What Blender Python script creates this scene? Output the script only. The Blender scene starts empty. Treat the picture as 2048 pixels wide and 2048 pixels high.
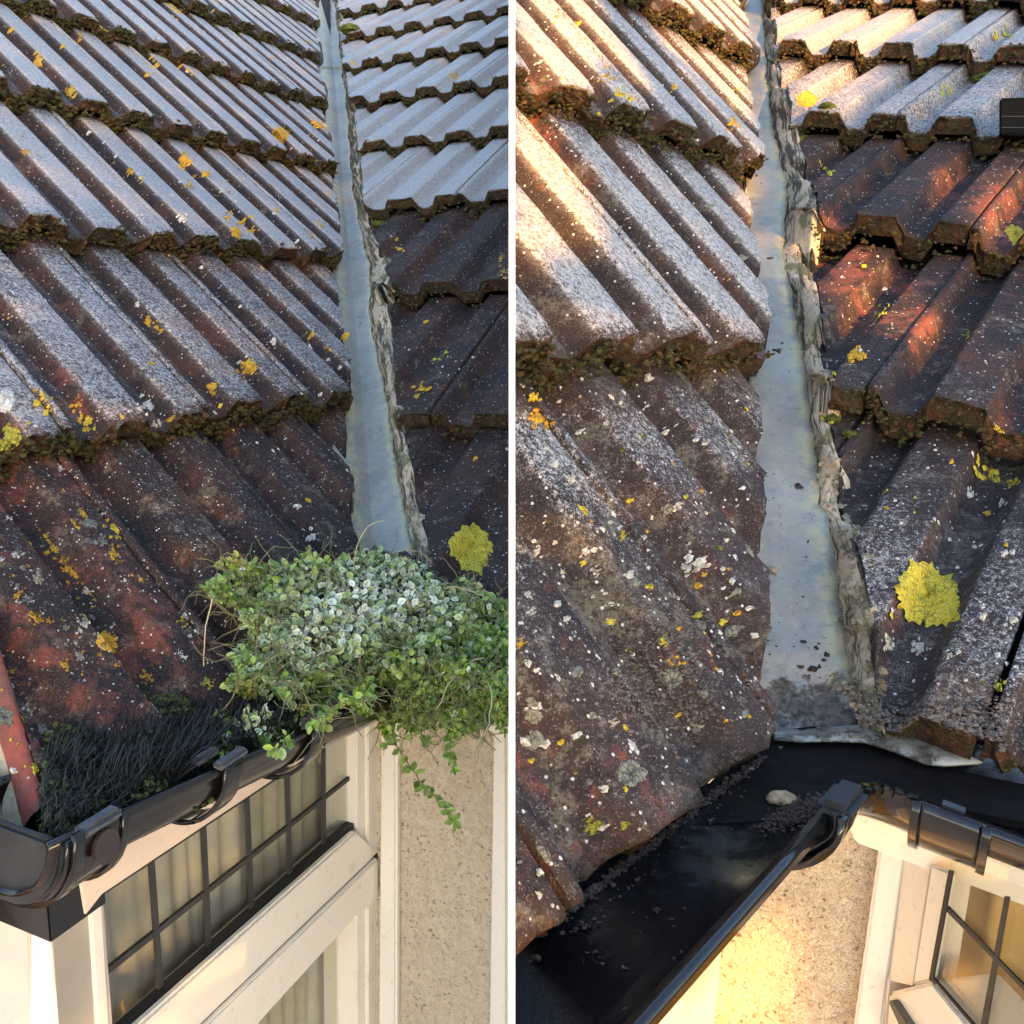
import bpy, bmesh, math, random
import numpy as np
from mathutils import Vector, Matrix
random.seed(7); RNG = np.random.default_rng(7)
scene = bpy.context.scene
COL = scene.collection
Z = np.array([0, 0, 1.0])
# ------------------------------------------------------------------ camera, light, exposure
FPX = 1850.0
upc = np.array([.034, -.971, -.225]); upc /= np.linalg.norm(upc)
Yc = np.array([0, 0, 1.]) - upc[2]*upc; Yc /= np.linalg.norm(Yc)
MW = np.array([np.cross(Yc, upc), Yc, upc])            # camera axes (x right, y down, z ahead) -> world
CAM = np.array([0, 0, 3.0])
cam_data = bpy.data.cameras.new('camera'); cam = bpy.data.objects.new('camera', cam_data); COL.objects.link(cam)
R3 = np.column_stack([MW @ [1, 0, 0], MW @ [0, -1, 0], MW @ [0, 0, -1]])
cam.matrix_world = Matrix.Translation(Vector(CAM)) @ Matrix(R3.tolist()).to_4x4()
cam_data.sensor_width = 36; cam_data.lens = 36*FPX/2048; cam_data.clip_start = .02; cam_data.clip_end = 500
scene.camera = cam
SUN = np.array([.34, -.90, .27]); SUN /= np.linalg.norm(SUN)     # towards the sun
el = math.asin(SUN[2]); az = math.atan2(SUN[0], SUN[1])
world = bpy.data.worlds.new("World"); scene.world = world; world.use_nodes = True
wn = world.node_tree; wn.nodes.clear()
sky = wn.nodes.new('ShaderNodeTexSky'); sky.sky_type = 'NISHITA'; sky.sun_disc = False
sky.sun_elevation = el; sky.sun_rotation = az; sky.air_density = 1.0; sky.dust_density = .6
bg = wn.nodes.new('ShaderNodeBackground'); bg.inputs[1].default_value = .15
wo = wn.nodes.new('ShaderNodeOutputWorld')
wn.links.new(sky.outputs[0], bg.inputs[0]); wn.links.new(bg.outputs[0], wo.inputs[0])
sl = bpy.data.lights.new('sun', 'SUN'); sl.energy = 3.7; sl.angle = math.radians(.35); sl.color = (1, .47, .10)
so = bpy.data.objects.new('sun', sl); COL.objects.link(so)
so.rotation_euler = Vector(SUN).to_track_quat('Z', 'Y').to_euler()
scene.view_settings.view_transform = 'Standard'; scene.view_settings.look = 'None'
scene.view_settings.exposure = 2.25; scene.view_settings.gamma = 1.0
scene.cycles.max_bounces = 6; scene.cycles.transparent_max_bounces = 8

# ------------------------------------------------------------------ measured frames of the two roofs
FR = {
 'L': [-0.13427, 0.12022, 1.01749, 0.03986, -0.01906, 0.08815, -0.22593, -0.26, 0.10816, 0.10738, 0.00689, -0.04618, 0.10792, -0.25015, 0.2517, 2.19568, 0.04768, 4.28104, -0.03858],
 'R': [0.1628, 0.10996, 0.52811, 0.06328, -0.01514, 0.07831, -0.13858, -0.23673, 0.0517, 0.06983, 0.02034, -0.03728, 0.1739, -0.18369, 0.17973, 2.12298, 0.08604, 4.2408, -0.06548]}
def unit(v): return v/np.linalg.norm(v)
class Slope: pass
class House: pass
HS = {}
for nm, h in FR.items():
    h = np.array(h); H = House(); H.name = nm
    H.O = CAM + MW @ h[:3]
    a = Slope(); a.e = MW @ h[3:6]; a.s = MW @ h[6:9]; a.u0 = h[15]; a.v0 = h[16]; a.kind = 1
    b = Slope(); b.e = MW @ h[9:12]; b.s = MW @ h[12:15]; b.u0 = h[17]; b.v0 = h[18]; b.kind = 2
    for s in (a, b):
        s.O = H.O; n = unit(np.cross(s.e, s.s)); s.n = n*np.sign(n[2]); s.eu = unit(s.e)
        i = unit(np.cross(Z, s.e)); s.i = i*np.sign(i @ s.s); s.house = H
    H.s1, H.s2 = a, b; HS[nm] = H
def ray(px, py): return MW @ np.array([(px-1024)/FPX, (py-1024)/FPX, 1.])
def hit(px, py, P0, n):
    d = ray(px, py); return CAM + d*(((P0-CAM) @ n)/(d @ n))
def proj(P):
    c = (np.atleast_2d(P)-CAM) @ MW
    return np.column_stack([1024+FPX*c[:, 0]/c[:, 2], 1024+FPX*c[:, 1]/c[:, 2], c[:, 2], c[:, 0]])
TT, THK = .034, .022            # how far a tile dips under the next course, and its thickness
def SP(s, u, v, n=0.):          # point on a slope: u ribs, v courses, n metres above the nose plane
    u, v, n = np.broadcast_arrays(np.asarray(u, float), np.asarray(v, float), np.asarray(n, float))
    return s.O + (u-s.u0)[..., None]*s.e + (v-s.v0)[..., None]*s.s + n[..., None]*s.n
def UV(s, P):
    d = P-s.O; d = d-(d @ s.n)*s.n
    A = np.column_stack([s.e, s.s]); r = np.linalg.lstsq(A, d, rcond=None)[0]
    return r[0]+s.u0, r[1]+s.v0
PROF = [(-.095, -.0005), (-.085, .0004), (-.04, .0004), (-.012, 0), (.012, -.004), (.10, -.0185), (.135, -.021), (.25, -.0216), (.365, -.021), (.40, -.0185), (.485, -.0035), (.51, -.0003),
        (.54, 0), (.7, .0002), (.9, 0), (.985, -.0002), (1.012, -.004), (1.10, -.0185), (1.135, -.021), (1.25, -.0216), (1.365, -.021), (1.40, -.0185), (1.485, -.0035), (1.51, -.0003),
        (1.54, 0), (1.7, .0002), (1.83, 0), (1.868, -.0004), (1.878, -.002)]
PA = np.array([p[0] for p in PROF]); PN = np.array([p[1] for p in PROF])
def joint0(s): return 0.0 if s.kind == 1 else 1.0+.48      # where a tile starts, in ribs (mod 2)
def heights(s, u, v):
    a = (np.asarray(u)-joint0(s)+.1) % 2-.1
    a = np.where(a > 1.89, -.09, a)
    return np.interp(a, PA, PN)-TT*(np.asarray(v)-np.floor(v))
def place(s, px, py):           # the point of the tile surface seen at a pixel of the photograph
    n = 0.
    for _ in range(6):
        P = hit(px, py, s.O+s.n*n, s.n); u, v = UV(s, P); n = .5*n+.5*float(heights(s, u, v))
    return u, v
# ------------------------------------------------------------------ materials
def mat(name):
    m = bpy.data.materials.new(name); m.use_nodes = True
    nt = m.node_tree; b = nt.nodes['Principled BSDF']; return m, nt, b
class G:
    """small node-graph helper"""
    def __init__(s, nt): s.nt = nt
    def n(s, t, **k):
        x = s.nt.nodes.new(t)
        for a, b in k.items(): setattr(x, a, b)
        return x
    def l(s, a, b): s.nt.links.new(a, b)
    def pos(s): return s.n('ShaderNodeNewGeometry').outputs['Position']
    def attr(s, name): return s.n('ShaderNodeAttribute', attribute_name=name)
    def noise(s, scale, detail=4, rough=.6, vec=None, off=0.):
        x = s.n('ShaderNodeTexNoise'); x.inputs['Scale'].default_value = scale; x.inputs['Detail'].default_value = detail; x.inputs['Roughness'].default_value = rough
        v = vec or s.pos()
        if off:
            a = s.n('ShaderNodeVectorMath', operation='ADD'); s.l(v, a.inputs[0]); a.inputs[1].default_value = (off, off*1.3, -off); v = a.outputs[0]
        s.l(v, x.inputs['Vector']); return x.outputs['Fac']
    def voro(s, scale, feature='F1', off=0.):
        x = s.n('ShaderNodeTexVoronoi', feature=feature); x.inputs['Scale'].default_value = scale
        a = s.n('ShaderNodeVectorMath', operation='ADD'); s.l(s.pos(), a.inputs[0]); a.inputs[1].default_value = (off, off*1.3, -off)
        s.l(a.outputs[0], x.inputs['Vector']); return x.outputs['Distance']
    def ss(s, v, a, b):          # smooth ramp a..b -> 0..1 (b<a inverts)
        x = s.n('ShaderNodeMapRange', interpolation_type='SMOOTHSTEP')
        inv = b < a
        x.inputs['From Min'].default_value = min(a, b); x.inputs['From Max'].default_value = max(a, b)
        x.inputs['To Min'].default_value = 1 if inv else 0; x.inputs['To Max'].default_value = 0 if inv else 1
        s.l(v, x.inputs['Value']); return x.outputs['Result']
    def m(s, op, a, b=None, clamp=False):
        x = s.n('ShaderNodeMath', operation=op, use_clamp=clamp)
        for i, q in enumerate((a, b)):
            if q is None: continue
            if isinstance(q, (int, float)): x.inputs[i].default_value = q
            else: s.l(q, x.inputs[i])
        return x.outputs[0]
    def mix(s, f, a, b):
        x = s.n('ShaderNodeMix', data_type='RGBA')
        for i, q in ((0, f), (6, a), (7, b)):
            if isinstance(q, (int, float)): x.inputs[i].default_value = q
            elif isinstance(q, tuple): x.inputs[i].default_value = (*q, 1)
            else: s.l(q, x.inputs[i])
        return x.outputs[2]
    def bump(s, h, strength, dist, prev=None):
        x = s.n('ShaderNodeBump'); x.inputs['Strength'].default_value = strength; x.inputs['Distance'].default_value = dist
        s.l(h, x.inputs['Height'])
        if prev: s.l(prev, x.inputs['Normal'])
        return x.outputs[0]
def simple(name, col, rough=.6, noise=None, bump=None, spec=.5, metal=0., col2=None):
    m, nt, b = mat(name); g = G(nt)
    b.inputs['Roughness'].default_value = rough; b.inputs['Specular IOR Level'].default_value = spec; b.inputs['Metallic'].default_value = metal
    if noise:
        f = g.ss(g.noise(noise, 5, .65), .35, .65)
        c2 = col2 or tuple(c*.6 for c in col)
        g.l(g.mix(f, col, c2), b.inputs['Base Color'])
    else: b.inputs['Base Color'].default_value = (*col, 1)
    if bump: g.l(g.bump(g.noise(bump[0], 3, .6), bump[1], bump[2]), b.inputs['Normal'])
    return m
def tile_material():
    m, nt, b = mat('weathered_concrete_tile'); g = G(nt)
    A = g.attr('wear'); sep = g.n('ShaderNodeSeparateColor'); g.l(A.outputs['Color'], sep.inputs[0])
    flat, nose, frost = sep.outputs[0], sep.outputs[1], sep.outputs[2]
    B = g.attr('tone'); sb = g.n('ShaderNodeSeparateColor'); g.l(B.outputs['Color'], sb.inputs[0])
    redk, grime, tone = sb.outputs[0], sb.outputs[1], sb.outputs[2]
    big = g.noise(9, 5, .6); mid = g.noise(34, 5, .7, off=3.1); fine = g.noise(260, 4, .75, off=1.7); vf = g.noise(900, 2, .7, off=.3)
    base = g.mix(g.ss(big, .38, .62), (.025, .0175, .0165), (.054, .026, .019))
    base = g.mix(g.m('MULTIPLY', g.ss(mid, .42, .66), .75), base, (.012, .010, .012))
    base = g.mix(g.m('MULTIPLY', g.ss(grime, .6, .8), .7), base, g.mix(g.ss(mid, .4, .6), (.024, .020, .022), (.050, .036, .035)))
    cg = g.m('MULTIPLY', g.m('MULTIPLY', g.ss(grime, .6, .8), g.ss(g.noise(42, 6, .8, off=21.), .52, .64)), g.ss(vf, .44, .56)); base = g.mix(g.m('MULTIPLY', cg, .6), base, (.26, .235, .22))
    # exposed red body of the concrete, plus the sunlit orange painted through REDS
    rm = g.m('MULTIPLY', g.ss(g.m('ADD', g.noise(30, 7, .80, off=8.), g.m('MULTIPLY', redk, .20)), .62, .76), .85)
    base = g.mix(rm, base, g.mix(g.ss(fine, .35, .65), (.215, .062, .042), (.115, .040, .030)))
    # grey-green crusts
    cr = g.m('MULTIPLY', g.ss(g.m('ADD', g.noise(27, 6, .75, off=13.), g.m('MULTIPLY', grime, .10)), .60, .68), g.ss(fine, .38, .55))
    base = g.mix(g.m('MULTIPLY', cr, .75), base, (.150, .130, .100))
    # grain of the sand in the concrete
    base = g.mix(g.m('MULTIPLY', g.ss(fine, .52, .68), .20), base, (.13, .10, .095))
    base = g.mix(g.m('MULTIPLY', g.ss(vf, .61, .66), .42), base, (.38, .35, .35))
    # pale bloom and dust flecks, small sharp ones
    fl = g.m('MULTIPLY', g.ss(g.voro(170, off=2.), .20, .12), g.ss(g.noise(90, 3, .7, off=5.), .46, .54))
    base = g.mix(fl, base, (.62, .60, .58))
    # nose: mossy, brown-orange, broken
    nz = g.m('MULTIPLY', nose, g.ss(g.noise(70, 5, .7, off=4.), .36, .60))
    base = g.mix(g.m('MULTIPLY', nose, .7), base, g.mix(g.ss(g.noise(120, 4, .7, off=6.), .42, .6), (.028, .016, .010), (.115, .038, .018)))
    base = g.mix(g.m('MULTIPLY', nz, .75), base, g.mix(g.ss(g.noise(55, 3, .6, off=9.), .45, .6), (.040, .036, .012), (.085, .055, .022)))
    # rime frost: crystals on the surfaces open to the sky
    cryst = g.m('ADD', g.m('MULTIPLY', fine, .55), g.m('MULTIPLY', vf, .45))
    fm = g.m('ADD', g.m('MULTIPLY', frost, 1.0), g.m('MULTIPLY', g.m('SUBTRACT', mid, .5), .35))
    thr = g.m('SUBTRACT', .86, g.m('MULTIPLY', fm, .62))
    fr = g.ss(g.m('SUBTRACT', cryst, thr), -.10, .08)
    fr = g.m('MULTIPLY', fr, g.m('MULTIPLY', g.ss(flat, .22, .85), g.ss(frost, .02, .25)), True)
    base = g.mix(g.m('MULTIPLY', fr, .86), base, g.mix(g.ss(g.m('ADD', g.m('MULTIPLY', fine, .6), g.m('MULTIPLY', vf, .4)), .42, .60), (.30, .29, .295), (.58, .575, .585)))
    base = g.mix(g.m('MULTIPLY', g.m('SUBTRACT', 1., tone), .45), base, (.012, .010, .012))
    g.l(base, b.inputs['Base Color'])
    r = g.m('SUBTRACT', .72, g.m('MULTIPLY', fr, .22)); g.l(r, b.inputs['Roughness']); b.inputs['Specular IOR Level'].default_value = .22
    n1 = g.bump(fine, .75, .0026); n1 = g.bump(vf, .5, .0011, n1); n1 = g.bump(g.noise(130, 3, .6, off=2.2), g_b := .35, .003, n1)
    n1 = g.bump(g.m('MULTIPLY', nose, g.noise(95, 4, .8, off=7.)), .9, .006, n1)
    g.l(n1, b.inputs['Normal']); return m
M = {}
M['tile'] = tile_material()
def zinc_material():
    m, nt, b = mat('weathered_zinc'); g = G(nt)
    big = g.noise(10, 5, .65); mid = g.noise(45, 5, .7, off=2.)
    c = g.mix(g.ss(big, .35, .65), (.225, .235, .23), (.31, .32, .305))
    c = g.mix(g.m('MULTIPLY', g.ss(mid, .5, .66), .5), c, (.38, .39, .345))
    c = g.mix(g.m('MULTIPLY', g.ss(g.noise(85, 5, .8, off=5.), .56, .66), .55), c, (.13, .145, .14))
    c = g.mix(g.ss(g.noise(220, 3, .7, off=7.), .66, .70), c, (.05, .05, .045))
    A = g.attr('wear'); sp = g.n('ShaderNodeSeparateColor'); g.l(A.outputs['Color'], sp.inputs[0])
    ed = g.m('MULTIPLY', sp.outputs[0], g.ss(g.noise(38, 5, .8, off=9.), .40, .56))
    c = g.mix(g.m('MULTIPLY', ed, .85), c, g.mix(g.noise(90, 3), (.42, .38, .17), (.50, .48, .34)))
    dirt = g.m('MULTIPLY', g.ss(g.m('ADD', sp.outputs[1], g.noise(60, 6, .8, off=11.)), .98, 1.14), .92)
    c = g.mix(dirt, c, g.mix(g.ss(g.noise(160, 3, .7), .4, .6), (.035, .026, .024), (.12, .10, .085)))
    g.l(c, b.inputs['Base Color']); b.inputs['Metallic'].default_value = .25
    r = g.m('ADD', .36, g.m('MULTIPLY', mid, .25)); g.l(g.m('ADD', r, g.m('MULTIPLY', dirt, .3)), b.inputs['Roughness'])
    n = g.bump(big, .4, .012); n = g.bump(g.noise(28, 2, .4, off=4.), .25, .005, n); n = g.bump(g.noise(160, 4, .7), .25, .0012, n); n = g.bump(dirt, .8, .0025, n); g.l(n, b.inputs['Normal']); return m
M['zinc'] = zinc_material()
def mortar_material():
    m, nt, b = mat('old_mortar'); g = G(nt)
    st = g.attr('run'); vec = g.n('ShaderNodeVectorMath', operation='MULTIPLY'); g.l(st.outputs['Vector'], vec.inputs[0]); vec.inputs[1].default_value = (1, 1, 0)
    sg = g.n('ShaderNodeSeparateXYZ'); g.l(st.outputs['Vector'], sg.inputs[0])
    c = g.mix(g.ss(g.noise(30, 5, .6), .35, .65), (.58, .47, .34), (.42, .35, .26))
    c = g.mix(g.ss(g.m('ADD', g.noise(40, 6, .75, vec.outputs[0]), g.m('MULTIPLY', sg.outputs[2], .12)), .53, .575), c, (.070, .060, .044))
    c = g.mix(g.m('MULTIPLY', g.ss(g.noise(24, 4, .6, off=6.), .52, .6), .8), c, (.11, .115, .04))
    g.l(c, b.inputs['Base Color']); b.inputs['Roughness'].default_value = .9
    n = g.bump(g.noise(50, 5, .7), .9, .006); n = g.bump(g.noise(300, 3, .6), .6, .0015, n); g.l(n, b.inputs['Normal']); return m
M['mortar'] = mortar_material()
M['bed'] = simple('dark_bedding', (.045, .036, .028), .95, 60, (180, 1., .004), col2=(.12, .105, .07))
def pebble_material():
    m, nt, b = mat('tyrolean_render'); g = G(nt)
    a = g.noise(95, 5, .7); v = g.noise(210, 4, .7, off=2.)
    c = g.mix(g.ss(a, .40, .62), (.86, .74, .56), (.76, .61, .45))
    sp = g.m('MULTIPLY', g.ss(v, .585, .63), g.ss(g.noise(40, 3, .6, off=5.), .40, .55))
    c = g.mix(g.m('MULTIPLY', sp, .85), c, (.20, .12, .075))
    g.l(c, b.inputs['Base Color']); b.inputs['Roughness'].default_value = .92
    n = g.bump(a, 1., .014); n = g.bump(v, .9, .004, n); g.l(n, b.inputs['Normal']); return m
M['render'] = pebble_material()
def pvc(name, col, rough, dirt=(.2, .16, .11), amt=.5):
    m, nt, b = mat(name); g = G(nt)
    d = g.m('MULTIPLY', g.ss(g.noise(26, 6, .8), .55, .72), amt)
    fl = g.m('MULTIPLY', g.ss(g.noise(190, 4, .7, off=4.), .62, .67), amt)
    c = g.mix(d, col, dirt); c = g.mix(fl, c, tuple(x*.8 for x in dirt)); g.l(c, b.inputs['Base Color'])
    g.l(g.m('ADD', rough, g.m('MULTIPLY', g.noise(35, 5, .7, off=2.), .22)), b.inputs['Roughness'])
    g.l(g.bump(g.noise(14, 3, .5), .12, .004), b.inputs['Normal']); return m
M['white_pvc'] = pvc('white_upvc', (.76, .71, .62), .30, (.42, .34, .24), .35)
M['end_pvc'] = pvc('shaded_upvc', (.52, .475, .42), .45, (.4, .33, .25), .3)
M['peach_board'] = pvc('peach_board', (.74, .60, .49), .4, (.5, .36, .26), .25)
M['black_pvc'] = pvc('black_upvc', (.007, .007, .008), .02, (.03, .03, .031), .3)
M['brown_pvc'] = pvc('brown_black_upvc', (.007, .0055, .0055), .04, (.022, .017, .015), .3)
M['clip'] = simple('frosted_plastic_clip', (.085, .09, .10), .5, 120, (200, .4, .001))
M['dusty_black'] = simple('dusty_black_upvc', (.009, .011, .013), .5, 30, (150, .2, .001), col2=(.018, .021, .024))
def gutter_inside():
    m, nt, b = mat('wet_gutter_inside'); g = G(nt)
    f = g.ss(g.noise(9, 6, .75), .48, .75); s = g.ss(g.noise(150, 5, .8, off=3.), .64, .70)
    c = g.mix(f, (.007, .0075, .009), (.026, .022, .020)); c = g.mix(s, c, (.16, .12, .09)); g.l(c, b.inputs['Base Color'])
    g.l(g.m('ADD', .22, g.m('MULTIPLY', f, .5)), b.inputs['Roughness'])
    g.l(g.bump(g.noise(120, 5, .7), .35, .0015), b.inputs['Normal']); return m
M['gutter_in'] = gutter_inside()
M['lead'] = simple('lead_strip', (.035, .036, .035), .55, 60, (120, .3, .001))
M['gasket'] = simple('black_gasket', (.02, .02, .02), .6)
M['curtain'] = simple('net_curtain', (.52, .49, .41), .95, 9, None, col2=(.36, .335, .28))
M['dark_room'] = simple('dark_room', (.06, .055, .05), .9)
M['soil'] = simple('wet_leaf_soil', (.030, .018, .013), .8, 140, (160, 1., .006), col2=(.085, .055, .042))
M['bristle'] = simple('black_bristle', (.010, .011, .012), .35)
M['twig'] = simple('dry_stem', (.20, .15, .085), .8)
M['stone'] = simple('buff_stone', (.42, .33, .20), .8, 160, (120, .8, .002), col2=(.26, .19, .10))
M['crumb'] = simple('dark_crumb', (.018, .014, .012), .8, 200, (300, .8, .001))
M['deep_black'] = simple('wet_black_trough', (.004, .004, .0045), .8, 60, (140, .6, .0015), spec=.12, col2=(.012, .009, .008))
M['white_board'] = simple('white_painted_board', (.86, .86, .86), .5)
M['underlay'] = simple('roofing_felt', (.012, .011, .011), .95)
M['ground'] = simple('patio_concrete', (.42, .41, .38), .9, 2.5, (60, .6, .01), col2=(.34, .33, .31))
M['box'] = simple('matt_black_plastic', (.006, .0065, .007), .8, spec=.1)
M['crumbs'] = simple('mortar_crumb', (.36, .30, .21), .95, 30, (200, .8, .002), col2=(.10, .09, .06))
M['stencil_green'] = simple('shade_stencil_green', (.05, .08, .03), .7)  # plain green of the added sun-blocking stencil
def lichen_material(name, c1, c2, c3):
    m, nt, b = mat(name); g = G(nt)
    f = g.noise(240, 5, .8); c = g.mix(g.ss(f, .40, .52), c1, c2); c = g.mix(g.ss(g.noise(420, 3, .7, off=3.), .58, .66), c, c3)
    v = g.n('ShaderNodeTexVoronoi', feature='DISTANCE_TO_EDGE'); v.inputs['Scale'].default_value = 260; g.l(g.pos(), v.inputs['Vector'])
    ed = g.m('MULTIPLY', g.ss(v.outputs['Distance'], .14, .03), g.ss(g.noise(90, 3, .6, off=8.), .38, .6)); c = g.mix(g.m('MULTIPLY', ed, .75), c, tuple(x*.5 for x in c3))
    g.l(c, b.inputs['Base Color']); b.inputs['Roughness'].default_value = .9
    hb = g.m('ADD', f, g.m('MULTIPLY', v.outputs['Distance'], .8)); g.l(g.bump(hb, 1., .0035), b.inputs['Normal']); return m
M['lich_orange'] = lichen_material('orange_lichen', (.62, .33, .02), (.74, .46, .05), (.25, .13, .02))
M['lich_yellow'] = lichen_material('yellow_lichen', (.76, .50, .02), (.70, .62, .07), (.30, .21, .03))
M['lich_lime'] = lichen_material('lime_lichen', (.36, .42, .04), (.50, .50, .08), (.14, .15, .03))
M['lich_white'] = lichen_material('white_lichen', (.72, .70, .64), (.80, .79, .75), (.30, .27, .22))
M['lich_grey'] = lichen_material('grey_lichen', (.20, .20, .16), (.30, .30, .25), (.08, .08, .06))
M['lich_red'] = lichen_material('bare_red_patch', (.34, .075, .045), (.26, .060, .035), (.12, .04, .03))
def moss_material(name, cs):
    m, nt, b = mat(name); g = G(nt)
    A = g.attr('tone'); sp = g.n('ShaderNodeSeparateColor'); g.l(A.outputs['Color'], sp.inputs[0])
    c = g.mix(sp.outputs[0], cs[0], cs[1]); c = g.mix(g.ss(sp.outputs[1], .62, .85), c, cs[2])
    c = g.mix(g.m('MULTIPLY', g.ss(g.noise(500, 3, .7), .55, .65), .5), c, cs[3])
    g.l(c, b.inputs['Base Color']); b.inputs['Roughness'].default_value = .95
    g.l(g.bump(g.noise(420, 4, .8), 1., .004), b.inputs['Normal']); return m
M['moss'] = moss_material('moss', [(.018, .014, .005), (.085, .085, .014), (.120, .062, .022), (.18, .18, .06)])
M['green_moss'] = moss_material('green_moss', [(.055, .080, .008), (.12, .15, .015), (.16, .18, .03), (.20, .24, .05)])
def leaf_material(name, g1, g2, fr):
    m, nt, b = mat(name); g = G(nt)
    A = g.attr('tone'); sp = g.n('ShaderNodeSeparateColor'); g.l(A.outputs['Color'], sp.inputs[0])
    c = g.mix(sp.outputs[0], g1, g2)
    c = g.mix(g.ss(sp.outputs[2], .9, .96), c, (.50, .42, .20))
    c = g.mix(sp.outputs[1], c, fr)
    g.l(c, b.inputs['Base Color']); b.inputs['Roughness'].default_value = .42
    b.inputs['Subsurface Weight'].default_value = 0.; b.inputs['Transmission Weight'].default_value = 0.
    g.l(g.bump(g.noise(260, 2, .5), .3, .001), b.inputs['Normal']); return m
M['leaf'] = leaf_material('frosted_leaf', (.065, .160, .010), (.32, .42, .06), (.82, .84, .74))
def glass_material(name, tint, rough=.02):
    m, nt, b = mat(name); g = G(nt); nt.nodes.remove(b)
    out = nt.nodes['Material Output']
    t = g.n('ShaderNodeBsdfTransparent'); t.inputs[0].default_value = (*tint, 1)
    gl = g.n('ShaderNodeBsdfGlossy'); gl.inputs['Roughness'].default_value = rough
    fr = g.n('ShaderNodeLayerWeight'); fr.inputs['Blend'].default_value = .5
    mx = g.n('ShaderNodeMixShader'); g.l(g.m('ADD', g.m('MULTIPLY', g.m('POWER', fr.outputs['Facing'], 4.), .8), .05), mx.inputs[0]); g.l(t.outputs[0], mx.inputs[1]); g.l(gl.outputs[0], mx.inputs[2])
    g.l(mx.outputs[0], out.inputs[0]); return m
M['glass'] = glass_material('window_glass', (.95, .96, .93))

# ------------------------------------------------------------------ object helpers
def tag(o, label=None, cat=None, group=None, kind=None):
    if label: o['label'] = label
    if cat: o['category'] = cat
    if group: o['group'] = group
    if kind: o['kind'] = kind
    return o
def empty(name, loc=(0, 0, 0)):
    o = bpy.data.objects.new(name, None); o.empty_display_size = .05; COL.objects.link(o); o.location = Vector(loc); bpy.context.view_layer.update() if False else None
    return o
def obj(name, V, F, material, parent=None, smooth=False, attrs=None):
    me = bpy.data.meshes.new(name); V = np.asarray(V, float); off = np.zeros(3)
    p = parent
    while p is not None: off = off+np.array(p.location); p = p.parent
    me.from_pydata((V-off).tolist(), [], [tuple(int(i) for i in f) for f in F])
    if attrs:
        for an, arr in attrs.items():
            at = me.color_attributes.new(an, 'FLOAT_COLOR', 'POINT')
            c = np.ones((len(V), 4), np.float32); c[:, :3] = arr; at.data.foreach_set('color', c.ravel())
    me.materials.append(material)
    if smooth: me.polygons.foreach_set('use_smooth', [True]*len(me.polygons))
    o = bpy.data.objects.new(name, me); COL.objects.link(o); o.parent = parent
    return o
def half_ok(nm, P):             # is a point on its own side of the dividing board
    x = (np.atleast_2d(P)-CAM) @ MW[:, 0]
    return x < -.0009 if nm == 'L' else x > .0009
class MB:
    """collects shapes into one mesh"""
    def __init__(s): s.V = []; s.F = []; s.n = 0
    def add(s, V, F):
        V = np.asarray(V, float); s.V.append(V); s.F += [tuple(i+s.n for i in f) for f in F]; s.n += len(V)
    def prism(s, poly, d):      # closed polygon (world points) extruded by vector d
        P = np.asarray(poly); n = len(P); s.add(np.vstack([P, P+d]), [tuple(range(n))[::-1], tuple(range(n, 2*n))]+[(i, (i+1) % n, n+(i+1) % n, n+i) for i in range(n)])
    def build(s, name, m, parent=None, smooth=False, bevel=0., attrs=None):
        o = obj(name, np.vstack(s.V), s.F, m, parent, smooth, attrs)
        bm = bmesh.new(); bm.from_mesh(o.data); bmesh.ops.recalc_face_normals(bm, faces=bm.faces)
        if bevel: bmesh.ops.bevel(bm, geom=[e for e in bm.edges if e.calc_face_angle(0) > .5], offset=bevel, segments=2, affect='EDGES', clamp_overlap=True)
        bm.to_mesh(o.data); bm.free(); return o
def clip_side(o, nm):           # cut a mesh at the dividing board
    me = o.data; s = 1 if nm == 'L' else -1
    off = np.zeros(3); p = o.parent
    while p is not None: off = off+np.array(p.location); p = p.parent
    x = np.array([v.co[:] for v in me.vertices])+off
    if half_ok(nm, x).all(): return o
    bm = bmesh.new(); bm.from_mesh(me)
    r = bmesh.ops.bisect_plane(bm, geom=bm.verts[:]+bm.edges[:]+bm.faces[:], plane_co=Vector(CAM-off-s*.001*MW[:, 0]), plane_no=Vector(s*MW[:, 0]), clear_outer=True, dist=1e-6)
    ed = [e for e in r['geom_cut'] if isinstance(e, bmesh.types.BMEdge)]
    if ed:
        try: bmesh.ops.holes_fill(bm, edges=ed, sides=0)
        except Exception: pass
    bm.to_mesh(me); bm.free()
    return o
def sub(P, k): return P
def fbm(P, sc, seed=0):         # cheap smooth value noise from sines
    P = np.asarray(P)*sc; r = np.zeros(len(P)); rg = np.random.default_rng(seed)
    for i in range(7):
        d = rg.normal(size=3); d /= np.linalg.norm(d); f = 1.0*1.45**i; r += np.sin(P @ d*f+rg.uniform(0, 6.28))/(1.25**i)
    return r/3.2

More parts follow.
